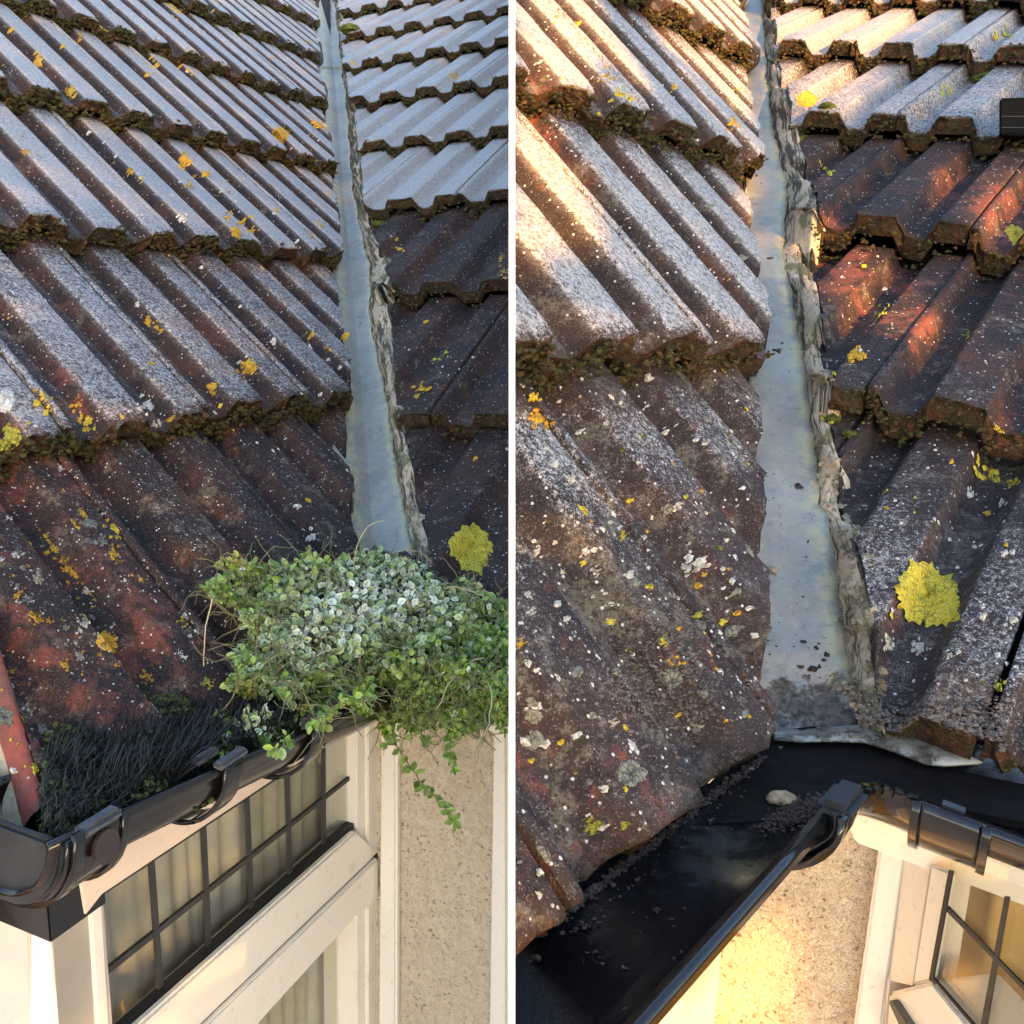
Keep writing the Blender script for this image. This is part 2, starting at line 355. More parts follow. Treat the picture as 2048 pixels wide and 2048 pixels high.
# ------------------------------------------------------------------ outlines read off the photograph (2048 px)
def q1(l, ox=0, oy=0): return [(x/1.887+ox, y/1.887+oy) for x, y in l]
ZL = {'L': q1([(1188, -60), (1193, 0), (1205, 180), (1225, 330), (1240, 500), (1255, 680), (1280, 850), (1285, 950), (1275, 1050), (1280, 1250), (1295, 1380), (1312, 1480), (1300, 1600), (1295, 1700), (1320, 1800), (1310, 1932), (1340, 2040), (1350, 2200), (1365, 2420)]),
      'R': q1([(855, -80), (870, 0), (885, 60), (905, 120), (885, 160), (895, 280), (892, 340), (905, 440), (915, 530), (900, 620), (880, 720), (885, 860), (882, 1000), (905, 1090), (915, 1130), (905, 1200), (932, 1290), (912, 1400), (880, 1570), (905, 1680), (915, 1800), (900, 1932), (930, 2032), (930, 2132), (920, 2312), (905, 2382), (945, 2550), (965, 2680), (985, 2790)], 1024)}
ZR = {'L': q1([(1250, -60), (1258, 0), (1275, 100), (1290, 250), (1310, 400), (1320, 550), (1330, 700), (1350, 800), (1370, 900), (1395, 1000), (1400, 1080), (1395, 1200), (1420, 1320), (1450, 1450), (1475, 1600), (1495, 1750), (1530, 1932), (1555, 2060), (1580, 2200), (1620, 2420)]),
      'R': q1([(935, -80), (945, 0), (955, 150), (965, 330), (985, 480), (1010, 600), (1040, 720), (1030, 850), (1022, 1000), (1055, 1100), (1075, 1250), (1105, 1400), (1130, 1550), (1145, 1700), (1160, 1932), (1185, 1932), (1215, 2082), (1240, 2282), (1255, 2412), (1280, 2552), (1310, 2650), (1335, 2800)], 1024)}
CR = {'L': q1([(1265, -60), (1280, 0), (1300, 250), (1345, 480), (1375, 680), (1395, 830), (1410, 890), (1465, 960), (1490, 1000), (1460, 1080), (1462, 1200), (1480, 1320), (1510, 1450), (1522, 1600), (1545, 1700), (1575, 1880), (1605, 1950), (1640, 2162), (1700, 2420)]),
      'R': q1([(960, -80), (975, 0), (998, 80), (1010, 250), (1038, 350), (1045, 480), (1085, 530), (1130, 640), (1160, 700), (1140, 800), (1128, 900), (1135, 1000), (1165, 1150), (1190, 1350), (1205, 1450), (1195, 1600), (1240, 1750), (1262, 1932), (1300, 1960), (1345, 2060), (1370, 2232), (1400, 2412), (1395, 2632), (1385, 2790)], 1024)}
def xat(l, y): ys = [p[1] for p in l]; xs = [p[0] for p in l]; return float(np.interp(y, ys, xs))

def on_slope1(H, px, py): return px < xat(ZL[H.name], py)
def which(H, px, py): return H.s1 if px < .5*(xat(ZL[H.name], py)+xat(ZR[H.name], py)) else H.s2

# ------------------------------------------------------------------ tiles
FROST = {('L', 1): lambda v, u: np.interp(v, [0, .6, 1.0, 1.05, 2, 2.2, 4], [.20, .34, .44, .58, .66, .85, .98]),
         ('L', 2): lambda v, u: np.interp(v, [0, 1.0, 1.6, 2.6, 2.99, 3.0, 5], [.22, .30, .20, .18, .16, 1.0, 1.15]),
         ('R', 1): lambda v, u: np.interp(v, [0, .5, .8, 1.0, 1.05, 2, 4], [.18, .34, .55, .42, .62, .70, .70]),
         ('R', 2): lambda v, u: np.interp(v, [0, .4, .9, 1.0, 1.6, 2.6, 2.99, 3.0, 5], [.38, .5, .3, .35, .14, .12, .12, .66, .72])}
def red_amount(H, s, u, v):
    if H.name == 'L' and s.kind == 1:
        return np.clip(np.interp(v, [0, .5, 1, 1.6, 3], [.65, .5, .75, .25, .05])*np.interp(u, [-2, 1, 4, 6], [1.3, .9, .35, .25]), 0, 1)
    if H.name == 'R' and s.kind == 1: return np.interp(v, [0, .5, 1, 2], [.62, .3, .2, .1])
    return np.interp(v, [0, 1, 2, 3], [.25, .25, .5, .15])
def make_tile(H, s, j, k, parent, v_lo=None, cuts=()):
    """one interlocking tile: j = rib index of its left joint, k = course"""
    L0 = 0.0 if v_lo is None else v_lo; nl = 20 if k < 2 else 14
    bs = np.concatenate([[0, .006, .02, .05], np.linspace(.09, 1.05, nl)]); bs = L0+(1.05-L0)*bs/1.05
    a = PA; na = len(a); nb = len(bs)
    AA, BB = np.meshgrid(a, bs)
    seed = hash((H.name, s.kind, j, k)) % 10000 if False else (int(j*37+k*101+s.kind*7+(H.name == 'L')*13) % 9973)
    rg = np.random.default_rng(seed)
    du, dv, dn, tw = rg.normal(0, .018), rg.normal(0, .010), rg.normal(0, .0016), rg.normal(0, .010)
    U = j+joint0(s)+AA+du+tw*BB
    NN = np.interp(AA, PA, PN)-TT*BB+dn
    NN = NN-.0022*np.exp(-BB/.02*1.0+L0/.02)       # worn arris
    jag = np.interp(AA[0], np.linspace(-.1, 1.9, 26), rg.normal(0, .007, 26))
    VV = k+BB+dv+jag[None, :]*np.exp(-(BB-L0)/.03)
    top = SP(s, U.ravel(), VV.ravel(), NN.ravel())
    wob = fbm(top, 70, seed)*.0006+fbm(top, 180, seed+5)*.0004
    top = top+wob[:, None]*s.n
    # nose: three rows down the broken front, then the underside back to the head
    rows = [top.reshape(nb, na, 3)[::-1]]
    fr = []
    for q, (dd, out) in enumerate([(.25, .004), (.6, -.004), (1.0, .000)]):
        j2 = rg.normal(0, .0016, na); vj = VV[0]+(rg.normal(0, .006, na)+out)*(1 if q < 2 else .5)
        lo = -THK*dd-np.where(PN < -.01, .002, 0)*dd
        fr.append(SP(s, U[0], vj, NN[0]+lo+j2*(q < 2)))
    ub = [SP(s, U[0], k+b+dv, NN[0]*0+np.interp(a, PA, PN)*.85-THK-TT*b*1.0+dn) for b in (L0+.12, 1.05)]
    G_ = np.concatenate([rows[0], np.array(fr), np.array(ub)]); nr = len(G_); V = G_.reshape(-1, 3)
    F = [(r*na+c, r*na+c+1, (r+1)*na+c+1, (r+1)*na+c) for r in range(nr-1) for c in range(na-1)]
    F += [((nr-1)*na+c, (nr-1)*na+c+1, c+1, c) for c in range(na-1)]           # head end
    F.append([r*na for r in range(nr)]); F.append([r*na+na-1 for r in range(nr)][::-1])
    # attributes
    bcol = np.concatenate([BB[::-1].ravel(), np.zeros(3*na)+L0, np.repeat([.12, 1.05], na)])
    acol = np.tile(a, nr); ucol = np.concatenate([U[::-1].ravel(), np.tile(U[0], 5)])
    flat = np.interp(acol, PA, np.clip(1+PN/.006, 0, 1))
    pan = np.interp(acol, PA, np.where(PN < -.02, 1., 0.))
    flat = np.maximum(flat, pan*(.55 if s.kind == 2 and k >= 3 else .38))
    if s.kind == 2 and k >= 3: flat = np.maximum(flat, .72)
    istop = np.concatenate([np.ones(nb*na), np.zeros(5*na)])
    flat = flat*istop
    nose = 1-istop; nose = np.maximum(nose, istop*np.exp(-(bcol-L0)/.012)*.8)
    frost = FROST[(H.name, s.kind)](k+bcol, ucol)*np.clip(1-.5*np.exp(-(1.0-bcol)/.10), 0, 1)
    frost = frost*rg.uniform(.9, 1.08)
    tone = np.ones_like(flat)*rg.uniform(.72, 1)
    wear = np.column_stack([flat, nose, np.clip(frost, 0, 1.2)])
    tn = np.column_stack([np.clip(red_amount(H, s, ucol, k+bcol)*rg.uniform(.7, 1.3), 0, 1), np.clip((.80 if H.name == 'R' else .62)-.35*np.clip(k+bcol-.75, 0, 1.) if k <= 1 else np.full_like(flat, .3), .3, 1), tone])
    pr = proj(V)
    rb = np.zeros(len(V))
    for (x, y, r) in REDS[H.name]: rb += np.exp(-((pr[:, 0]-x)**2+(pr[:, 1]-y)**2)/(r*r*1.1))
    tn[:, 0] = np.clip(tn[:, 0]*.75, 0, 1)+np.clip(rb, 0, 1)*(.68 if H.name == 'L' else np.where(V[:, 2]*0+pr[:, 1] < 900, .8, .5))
    if (pr[:, 0].max() < -90) or (pr[:, 0].min() > 2140) or (pr[:, 1].min() > 2140) or (pr[:, 1].max() < -90): return None
    if not half_ok(H.name, V).any(): return None
    if pr[:, 2].min() < .12: return None
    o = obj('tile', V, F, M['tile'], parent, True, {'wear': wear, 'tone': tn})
    me = o.data
    bm = bmesh.new(); bm.from_mesh(me)
    off = -np.array(parent.location)-(np.array(parent.parent.location) if parent.parent else 0)
    for (co, no) in cuts:
        r = bmesh.ops.bisect_plane(bm, geom=bm.verts[:]+bm.edges[:]+bm.faces[:], plane_co=Vector(co+off), plane_no=Vector(no), clear_outer=True, dist=1e-6)
        ed = [e for e in r['geom_cut'] if isinstance(e, bmesh.types.BMEdge)]
        if ed:
            try: bmesh.ops.holes_fill(bm, edges=ed, sides=0)
            except Exception: pass
            for v in {v for e in ed for v in e.verts}:
                v.co += Vector(no)*float(rg.normal(0, .0011)); 
    sgn = 1 if H.name == 'L' else -1
    if not half_ok(H.name, V).all():
        r = bmesh.ops.bisect_plane(bm, geom=bm.verts[:]+bm.edges[:]+bm.faces[:], plane_co=Vector(CAM+off-sgn*.001*MW[:, 0]), plane_no=Vector(sgn*MW[:, 0]), clear_outer=True, dist=1e-6)
    if len(bm.faces) < 6: bm.free(); bpy.data.objects.remove(o); return None
    bm.normal_update()
    bmesh.ops.recalc_face_normals(bm, faces=bm.faces)
    for e in bm.edges:
        if len(e.link_faces) == 2 and e.calc_face_angle(0) > .9: e.smooth = False
    bm.to_mesh(me); bm.free()
    return o
def cut_for(H, s, k):
    """plane that trims a course along the valley, through the edge seen in the photograph"""
    line = ZL[H.name] if s.kind == 1 else CR[H.name]
    pts = []
    for (x, y) in line:
        u, v = place(s, x, y)
        pts.append((u, v))
    return pts
def edge_u(pts, v):
    vs = np.array([p[1] for p in pts]); us = np.array([p[0] for p in pts]); o = np.argsort(vs)
    return float(np.interp(v, vs[o], us[o]))
TILES = {}
# places where the dark skin has worn off and the red body shows; on the right house also sunlight's orange painted into tiles (photograph pixels, radius)
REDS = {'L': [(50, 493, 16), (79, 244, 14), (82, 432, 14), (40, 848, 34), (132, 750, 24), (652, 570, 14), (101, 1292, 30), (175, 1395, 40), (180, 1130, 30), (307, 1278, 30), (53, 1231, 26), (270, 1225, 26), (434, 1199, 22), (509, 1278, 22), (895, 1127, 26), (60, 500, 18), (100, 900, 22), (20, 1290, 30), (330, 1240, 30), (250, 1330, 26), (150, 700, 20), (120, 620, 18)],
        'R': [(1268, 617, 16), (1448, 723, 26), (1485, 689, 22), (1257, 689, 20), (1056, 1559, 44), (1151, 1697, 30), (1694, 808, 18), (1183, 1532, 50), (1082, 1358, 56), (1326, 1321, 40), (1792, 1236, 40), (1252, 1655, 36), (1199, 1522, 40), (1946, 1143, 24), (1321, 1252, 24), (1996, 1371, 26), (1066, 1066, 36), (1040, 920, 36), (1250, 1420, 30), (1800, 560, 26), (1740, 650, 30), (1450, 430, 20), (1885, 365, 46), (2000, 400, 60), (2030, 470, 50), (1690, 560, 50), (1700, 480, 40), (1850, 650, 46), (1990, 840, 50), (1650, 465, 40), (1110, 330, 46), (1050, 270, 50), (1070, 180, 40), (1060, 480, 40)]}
for nm, H in HS.items():
    hn = 'left' if nm == 'L' else 'right'
    H.root = empty('house', H.O)
    tag(H.root, 'house corner whose gutter is choked by a frosted plant, leaded window below' if nm == 'L' else 'house corner with the cleared open black gutter and pebbly cream wall in golden sun', 'house')
    for s in (H.s1, H.s2):
        # felt below the tiles
        umax, umin, vmax = (24, -3, 8.) if s.kind == 1 else (14, -12, 8.)
        s.edge = cut_for(H, s, 0)
        mb = MB()
        vs = np.linspace(.12, 11, 28)
        A = [SP(s, (-3.2 if s.kind == 1 else 14), v, -.075) for v in vs]; B = [SP(s, edge_u(s.edge, v)+(-.15 if s.kind == 1 else (.15 if v < .6 else -1.6)), v, -.075) for v in vs]
        mb.add(np.array(A+B), [(i, i+1, i+29, i+28) for i in range(27)])
        s.part = mb.build('roof_slope', M['underlay'], H.root); clip_side(s.part, nm)
        s.eave = .06 if s.kind == 1 else .02
        if nm == 'L' and s.kind == 2: s.eave = -.05
        cnt = 0
        for k in range(0, 11):
            eu = [edge_u(s.edge, k+t) for t in (.02, .35, .7, .98)]
            # least-squares edge line of this course
            c = np.polyfit([k+.02, k+.35, k+.7, k+.98], eu, 1)
            ua, ub = np.polyval(c, k), np.polyval(c, k+1)
            pa, pb = SP(s, ua, k, 0.), SP(s, ub, k+1, -TT)
            no = unit(np.cross(unit(s.n*.35+Z), unit(pb-pa))); no *= np.sign(no @ s.e)*(1 if s.kind == 1 else -1)
            lo = SP(s, ua, k)
            for j in range(-4 if s.kind == 1 else -14, 26 if s.kind == 1 else 16, 2):
                jj = j+joint0(s)
                if s.kind == 1 and jj-.1 > max(ua, ub)+.05: continue
                if s.kind == 2 and jj+1.9 < min(ua, ub)-.05: continue
                cuts = [(pa, no)]
                if nm == 'L' and s.kind == 1:
                    if j < -4: continue
                    va = SP(s, *place(s, 2, 1347)); vb = SP(s, *place(s, 92, 1600)); nn = np.cross(s.n, unit(vb-va)); nn *= -np.sign(nn @ s.e)
                    if k == 0: cuts.append((va, nn))
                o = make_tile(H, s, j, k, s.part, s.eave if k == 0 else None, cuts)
                if o: cnt += 1; s.tiles = getattr(s, 'tiles', []); s.tiles.append((o, j, k))
        print(nm, s.kind, 'tiles', cnt)

# ------------------------------------------------------------------ valley lining and its mortar
for nm, H in HS.items():
    s1, s2 = H.s1, H.s2; dep = .048
    d = unit(np.cross(s1.n, s2.n)); d *= np.sign(d[2])
    # point on the sunk intersection line
    A = np.array([s1.n, s2.n, d]); P0 = np.linalg.solve(A, [s1.n @ (H.O-s1.n*dep), s2.n @ (H.O-s2.n*dep), d @ H.O])
    ts = np.linspace(-.46, 3.2, 1000); pj = proj(P0+ts[:, None]*d)
    ymax = 1190 if nm == 'L' else 1478
    ys = np.concatenate([np.linspace(-40, 400, 70), np.linspace(405, ymax, 120)])
    rows = []; W = []
    ok = pj[:, 2] > .12
    order = np.argsort(pj[ok, 1]); yy, tt = pj[ok, 1][order], ts[ok][order]
    mort = []
    for y in ys:
        t = float(np.interp(y, yy, tt)); fold = P0+t*d
        xl, xr, xc = xat(ZL[nm], y), xat(ZR[nm], y), xat(CR[nm], y)
        xr += 1.8*math.sin(y*.11)+1.2*math.sin(y*.31+1)
        l = hit(xl, y, P0, s1.n); r = hit(xr, y, P0, s2.n)
        # keep only the sideways part so that every row is square to the fold
        dl = max(.012, np.linalg.norm((l-fold)-((l-fold) @ d)*d)); dr = max(.012, np.linalg.norm((r-fold)-((r-fold) @ d)*d))
        wl = unit((l-fold)-((l-fold) @ d)*d) if dl > .0121 else unit(np.cross(s1.n, d)*(-1)); 
        row = []
        for f in (-1.0, -.82, -.62, -.42, -.25, -.12, -.04, 0, .04, .12, .25, .45, .65, .85, 1.):
            if f < 0: p = fold+(l-fold)*(-f)*1.0-s1.n*0+(-f)*0*d
            else: p = fold+(r-fold)*f
            soft = .0008*math.exp(-(f/.06)**2)
            p = p+Z*soft
            if f == -1.0: p = p+(l-fold)*.45
            row.append(p)
        row = np.array(row); row += (fbm(row, 14, 3)*.0014)[:, None]*Z
        rows.append(row)
        wet = np.interp(y, [1150, 1290, 1380, 1478], [.0, .15, .58, .62]) if nm == 'R' else 0.
        W.append([[1. if (i <= 2) else (.9 if i >= 13 else .15), wet, 0] for i in range(15)])
        # mortar ribbon: from the sheet's right edge up to the cut tiles
        cu = place(s2, xc, y); hh_ = float(heights(s2, cu[0]+.02, cu[1])); top = SP(s2, cu[0], cu[1], hh_-.002)
        bot = r-s2.n*.004
        mrow = []
        for f in (-.12, 0, .2, .4, .6, .8, .95, 1.0):
            q = bot+(top-bot)*f
            bul = .005*math.sin(math.pi*min(max(f, 0), 1))
            mrow.append(q+bul*(unit(s2.n-s2.eu*.8)))
        mrow = np.array(mrow+[top+s2.eu*.010-s2.n*.016]); mrow += ((fbm(mrow, 34, 8)*.0030+fbm(mrow, 130, 9)*.0014+fbm(mrow, 300, 19)*.0006)*np.array([.3, .6, 1, 1, 1, .8, .4, .3, 0]))[:, None]*unit(s2.n-s2.eu)
        mort.append(mrow)
    Rw = np.array(rows); nr, nc = Rw.shape[:2]
    seam = 12 if nm == 'L' else None
    val = empty('valley_lining', H.O) if False else None
    VL_ = obj('valley_lining', Rw.reshape(-1, 3), [(i*nc+j, i*nc+j+1, (i+1)*nc+j+1, (i+1)*nc+j) for i in range(nr-1) for j in range(nc-1)], M['zinc'], H.root, True, {'wear': np.array(W).reshape(-1, 3)})
    md = VL_.modifiers.new('thick', 'SOLIDIFY'); md.thickness = .0016; md.offset = -1
    H.val_rows = Rw; H.fold = (P0, d)
    if nm == 'L':   # upper sheet laps over the lower one at a seam
        k = int(np.argmin(abs(ys-137))); up = Rw[:k+1]+Z*.0022
        up[-1] += np.array([0, -.003, 0]); n2 = len(up)
        for c in range(nc): up[-1, c] += -d*.006*math.exp(-((c-7)/4.)**2)
        u2 = obj('upper_sheet', up.reshape(-1, 3), [(i*nc+j, i*nc+j+1, (i+1)*nc+j+1, (i+1)*nc+j) for i in range(n2-1) for j in range(nc-1)], M['zinc'], VL_, True, {'wear': np.array(W[:k+1]).reshape(-1, 3)})
        md = u2.modifiers.new('thick', 'SOLIDIFY'); md.thickness = .002; md.offset = 1
    Mr = np.array(mort); nr, nc = Mr.shape[:2]
    mo = obj('mortar_bedding', Mr.reshape(-1, 3), [(i*nc+j, i*nc+j+1, (i+1)*nc+j+1, (i+1)*nc+j) for i in range(nr-1) for j in range(nc-1)], M['mortar'], H.root, True, {'run': np.array([[ (float(Mr[i, 0] @ (H.fold[1]))*.26, j*.016, float(np.interp(ys[i], [0, 380, 520, 1000], [.5, .45, .15, .0] if nm == 'R' else [.8, .7, .4, .3]))) for j in range(nc)] for i in range(nr)]).reshape(-1, 3)})
    H.mort = Mr; H.ys = ys
    rows = []
    for i, y in enumerate(ys):
        xl = xat(ZL[nm], y); cu = place(s1, xl-1, y); top = SP(s1, cu[0], cu[1], float(heights(s1, cu[0], cu[1]))-.001)
        zb = Rw[i, 0]*.0+(Rw[i, 1]*.75+Rw[i, 2]*.25); fl = SP(s1, cu[0], cu[1], -.0225-TT*(cu[1]-math.floor(cu[1])))
        rr = []
        for f in (0, .3, .6, .85, 1.0):
            q = fl+(zb-fl)*f; rr.append(q+s1.eu*.004*math.sin(math.pi*f))
        rr = [fl-s1.eu*.02]+rr
        rows.append(rr)
    Lr = np.array(rows); nr, nc = Lr.shape[:2]; fl_ = Lr.reshape(-1, 3); fl_ = fl_+(fbm(fl_, 60, 5)*.0028+fbm(fl_, 160, 6)*.0014)[:, None]*unit(s1.n+s1.eu)
    obj('edge_bedding', fl_, [(i*nc+j, i*nc+j+1, (i+1)*nc+j+1, (i+1)*nc+j) for i in range(nr-1) for j in range(nc-1)], M['bed'], H.root, True)

for nm, H in HS.items():
    rg = np.random.default_rng(55); C = []; Rr = []
    for i in range(420):
        a = int(rg.integers(90 if nm == 'L' else 70, len(H.ys)-1)); b = rg.uniform(.5, 6.5); P = H.mort[a, int(b)]*(1-b % 1)+H.mort[a, int(b)+1]*(b % 1)
        C.append(P-.3*unit(H.s2.n-H.s2.eu)*.003); Rr.append(rg.uniform(.0012, .0042)*(1 if H.ys[a] > 900 else .6))
    H.lumps = (np.array(C), np.array(Rr))
# verge bedding at the near end of the left roof
def px_slab(mb, poly, P0, n, d0, d1):
    """a flat piece whose outer face, seen from the camera, has this outline; n = outward normal; d0..d1 = depth range along n"""
    P = [hit(x, y, P0+n*d1, n) for x, y in poly]; mb.prism(P, n*(d0-d1))

H = HS['L']; s1, s2 = H.s1, H.s2
mb = MB()
va = place(s1, 0, 1347); vb = place(s1, 90, 1600)
A = np.array([SP(s1, va[0]+(vb[0]-va[0])*t, va[1]+(vb[1]-va[1])*t, -.034*(va[1]+(vb[1]-va[1])*t)) for t in np.linspace(-.6, 1.03, 24)])
rg = np.random.default_rng(4)
rows = []
for q, (o, h) in enumerate([(.003, -.004), (-.001, .001), (-.006, .000), (-.0095, -.006), (-.0095, -.020)]):
    rows.append(A+s1.eu*o+s1.n*h+rg.normal(0, .0008, (24, 1))*s1.n)
Rr = np.array(rows)
obj('verge_tile_edge', Rr.reshape(-1, 3), [(i*24+j, i*24+j+1, (i+1)*24+j+1, (i+1)*24+j) for i in range(4) for j in range(23)], simple('worn_red_edge', (.27, .065, .042), .85, 26, (90, .8, .004), col2=(.16, .060, .045)), H.root, True)
rows = []
for q, (o, h) in enumerate([(-.008, -.018), (-.014, -.026), (-.020, -.05), (-.021, -.09), (-.021, -.16)]):
    rr = A+s1.eu*o+s1.n*h; rr += (fbm(rr, 60, 2)*.002)[:, None]*s1.eu; rows.append(rr)
Rr = np.array(rows)
obj('verge_mortar', Rr.reshape(-1, 3), [(i*24+j, i*24+j+1, (i+1)*24+j+1, (i+1)*24+j) for i in range(4) for j in range(23)], simple('buff_mortar', (.44, .38, .28), .9, 60, (120, .8, .002), col2=(.30, .27, .17)), H.root, True)

# ------------------------------------------------------------------ gutters
def arc_channel(mb, path, side, R, th, a0=0., a1=math.pi, nseg=22, lip=.004, ky=.72):
    """half-round trough swept along path (centres at rim level); side = unit vector towards the outer rim"""
    prof = []
    for i in range(nseg+1):
        t = a0+(a1-a0)*i/nseg; prof.append((R*math.cos(t), -R*ky*math.sin(t)))
    inn = [((R-th)*math.cos(a0+(a1-a0)*i/nseg), -(R*ky-th)*math.sin(a0+(a1-a0)*i/nseg)) for i in range(nseg, -1, -1)]
    pr = prof+inn
    if lip: pr = [(R+lip*.3, lip*.2), (R+lip*.5, -lip*1.0)]+prof[1:]+inn[:-1]+[(R-th, -lip*.8), (R-th*1.6, lip*.3)]
    n = len(pr); V = []
    for c in path: V += [c+side*x+Z*y for x, y in pr]
    m = len(path)
    F = [(i*n+j, i*n+(j+1) % n, (i+1)*n+(j+1) % n, (i+1)*n+j) for i in range(m-1) for j in range(n)]
    F += [tuple(range(n))[::-1], tuple((m-1)*n+j for j in range(n))]
    mb.add(V, F)
def two_mat(o, m2, test):
    o.data.materials.append(m2)
    for p in o.data.polygons:
        if test(p): p.material_index = 1

# left house: gutter along its window wall, falling to the corner
H = HS['L']; s1, s2 = H.s1, H.s2
def gl(t, drop, lat=-.055, R=.054):   # centre of the trough at distance t along the eaves
    return H.O+s1.eu*t-Z*drop+s1.i*(lat+R)
def GD(t): return float(np.interp(t, [-.485, 0], [-.020, .050]))
gpath = [gl(t, GD(t)) for t in (-.485, -.36, -.24, -.12, .0)]
gut = empty('gutter', H.O); gut.parent = H.root; gut.location = (0, 0, 0)
mb = MB(); arc_channel(mb, gpath, -s1.i, .054, .0025, ky=.92); ch = mb.build('channel', M['brown_pvc'], gut, True)
mb = MB(); g2p = [H.O+s1.i*-.001-Z*.052+s2.eu*0, H.O-Z*.052+s2.eu*.4]; 
arc_channel(mb, [H.O-Z*.052+s2.i*.0-s2.eu*.03, H.O-Z*.056+s2.eu*.9], -s2.i, .054, .0025); ch2 = mb.build('channel', M['black_pvc'], gut, True); clip_side(ch2, 'L')
def band(name, c, ax, side, R, w, m, parent, a0=0., a1=math.pi, th=.004, ky=.78):
    mb = MB(); arc_channel(mb, [c-ax*w/2, c-ax*w*.38, c+ax*w*.38, c+ax*w/2], side, R, th, a0, a1, 22, 0, ky); return mb.build(name, m, parent, True)
cA = gpath[0]; ax = s1.eu
un = band('union_bracket', gl(-.452, GD(-.452)), ax, -s1.i, .0615, .034, M['brown_pvc'], gut, -.08, math.pi+.05, ky=.97)
band('union_lip', gl(-.4715, GD(-.4715)), ax, -s1.i, .0645, .007, M['black_pvc'], un, -.08, math.pi+.05, ky=.97)
band('union_lip', gl(-.434, GD(-.434)), ax, -s1.i, .0632, .005, M['black_pvc'], un, -.08, math.pi+.05, ky=.97)
def bar(mb, a, b, w, h, up=Z):
    ax = unit(b-a); sd = unit(np.cross(ax, up)); u = np.cross(sd, ax)
    mb.prism([a-sd*w/2-u*h/2, a+sd*w/2-u*h/2, a+sd*w/2+u*h/2, a-sd*w/2+u*h/2], b-a)
mb = MB(); rim = gl(-.452, GD(-.452))-s1.i*.0585
bar(mb, rim-ax*.016+Z*.004, rim+ax*.016+Z*.004, .012, .008); mb.build('union_clip', M['clip'], un, False, .003)
mb = MB(); 
r0 = rim-s1.i*.0035-Z*.012; mb.add([r0+ax*.010*math.cos(t)+Z*.012*math.sin(t)-s1.i*e for e in (0, .003) for t in np.linspace(0, 6.283, 17)[:-1]], [tuple(range(16)), tuple(range(16, 32))]+[(i, (i+1) % 16, 16+(i+1) % 16, 16+i) for i in range(16)])
mb.build('clip_disc', simple('scuffed_plastic', (.035, .022, .021), .45, 120, (100, .3, .001)), un)
# stop end
mb = MB(); Rd = .058; e0 = gl(-.474, GD(-.474))
ring = [e0+(-s1.i)*Rd*math.cos(t)-Z*Rd*.99*math.sin(t) for t in np.linspace(0, math.pi, 25)]
mb.prism(ring, -ax*.007); 
se = mb.build('stop_end', M['dusty_black'], gut, False, .0022)
band('stop_end_rim', e0+ax*.001, ax, -s1.i, .0605, .009, M['black_pvc'], se, ky=1.0)
# strap brackets
for t, drp, c in ((-.326, GD(-.326), 1), (-.215, GD(-.215), 0)):
    bk = band('gutter_bracket', gl(t, drp), ax, -s1.i, .0595, .020, M['black_pvc'], gut, -.05, math.pi, .0035, .99)
    mb = MB(); rm = gl(t, drp)-s1.i*.056
    if c:
        bar(mb, rm-ax*.016+Z*.006-s1.i*.0, rm+ax*.016+Z*.006, .010, .007); mb.build('bracket_clip', M['clip'], bk, False, .0025)
        mb = MB(); bar(mb, rm+s1.i*.015-ax*.022+Z*.009, rm+s1.i*.015+ax*.002+Z*.009, .009, .007); mb.build('bracket_clip', M['clip'], bk, False, .0025)
    mb = MB(); bar(mb, gl(t, drp)-Z*.045, gl(t, drp)+s1.i*.075-Z*.02, .016, .004); mb.build('bracket_arm', M['black_pvc'], bk, False, .001)

# right house: open trough, corner angle and second run
H = HS['R']; s1, s2 = H.s1, H.s2
gut = empty('gutter', H.O); gut.parent = H.root; gut.location = (0, 0, 0)
rl = .004; R_ = .049
def gr1(t): return H.O+s1.eu*t-Z*rl+s1.i*(-.0545+R_)
def gr2(t): return H.O+s2.eu*t-Z*rl+s2.i*(-.0545+R_)
# rims of the two runs meet at the outer corner
A_ = np.column_stack([s1.eu, -s2.eu])[:2]; rhs = ((H.O-s2.i*.0545)-(H.O-s1.i*.0545))[:2]
tc = np.linalg.solve(A_, rhs); print('corner t', tc)
mb = MB(); arc_channel(mb, [gr1(t) for t in (-.62, -.45, -.30, -.15, tc[0]-.022)], -s1.i, R_, .0025, nseg=30, ky=.62); ch = mb.build('channel', M['black_pvc'], gut, True)
ii = s1.i
ch.data.materials.append(M['gutter_in'])
for p in ch.data.polygons:
    c = np.array(p.center)+H.O
    q = c-gr1(((c-H.O) @ s1.eu)); rr = math.hypot(q @ s1.i, q[2]/.62)
    if rr < R_-.0019 and p.normal[2] > -.9: p.material_index = 1
mb = MB(); arc_channel(mb, [gr2(t) for t in (tc[1]+.022, .1, .3, .7)], -s2.i, R_, .0025, nseg=30, ky=.62); ch2 = mb.build('channel', M['black_pvc'], gut, True)
ch2.data.materials.append(M['gutter_in'])
for p in ch2.data.polygons:
    c = np.array(p.center)+H.O; q = c-gr2(((c-H.O) @ s2.eu)); rr = math.hypot(q @ s2.i, q[2]/.62)
    if rr < R_-.0019: p.material_index = 1
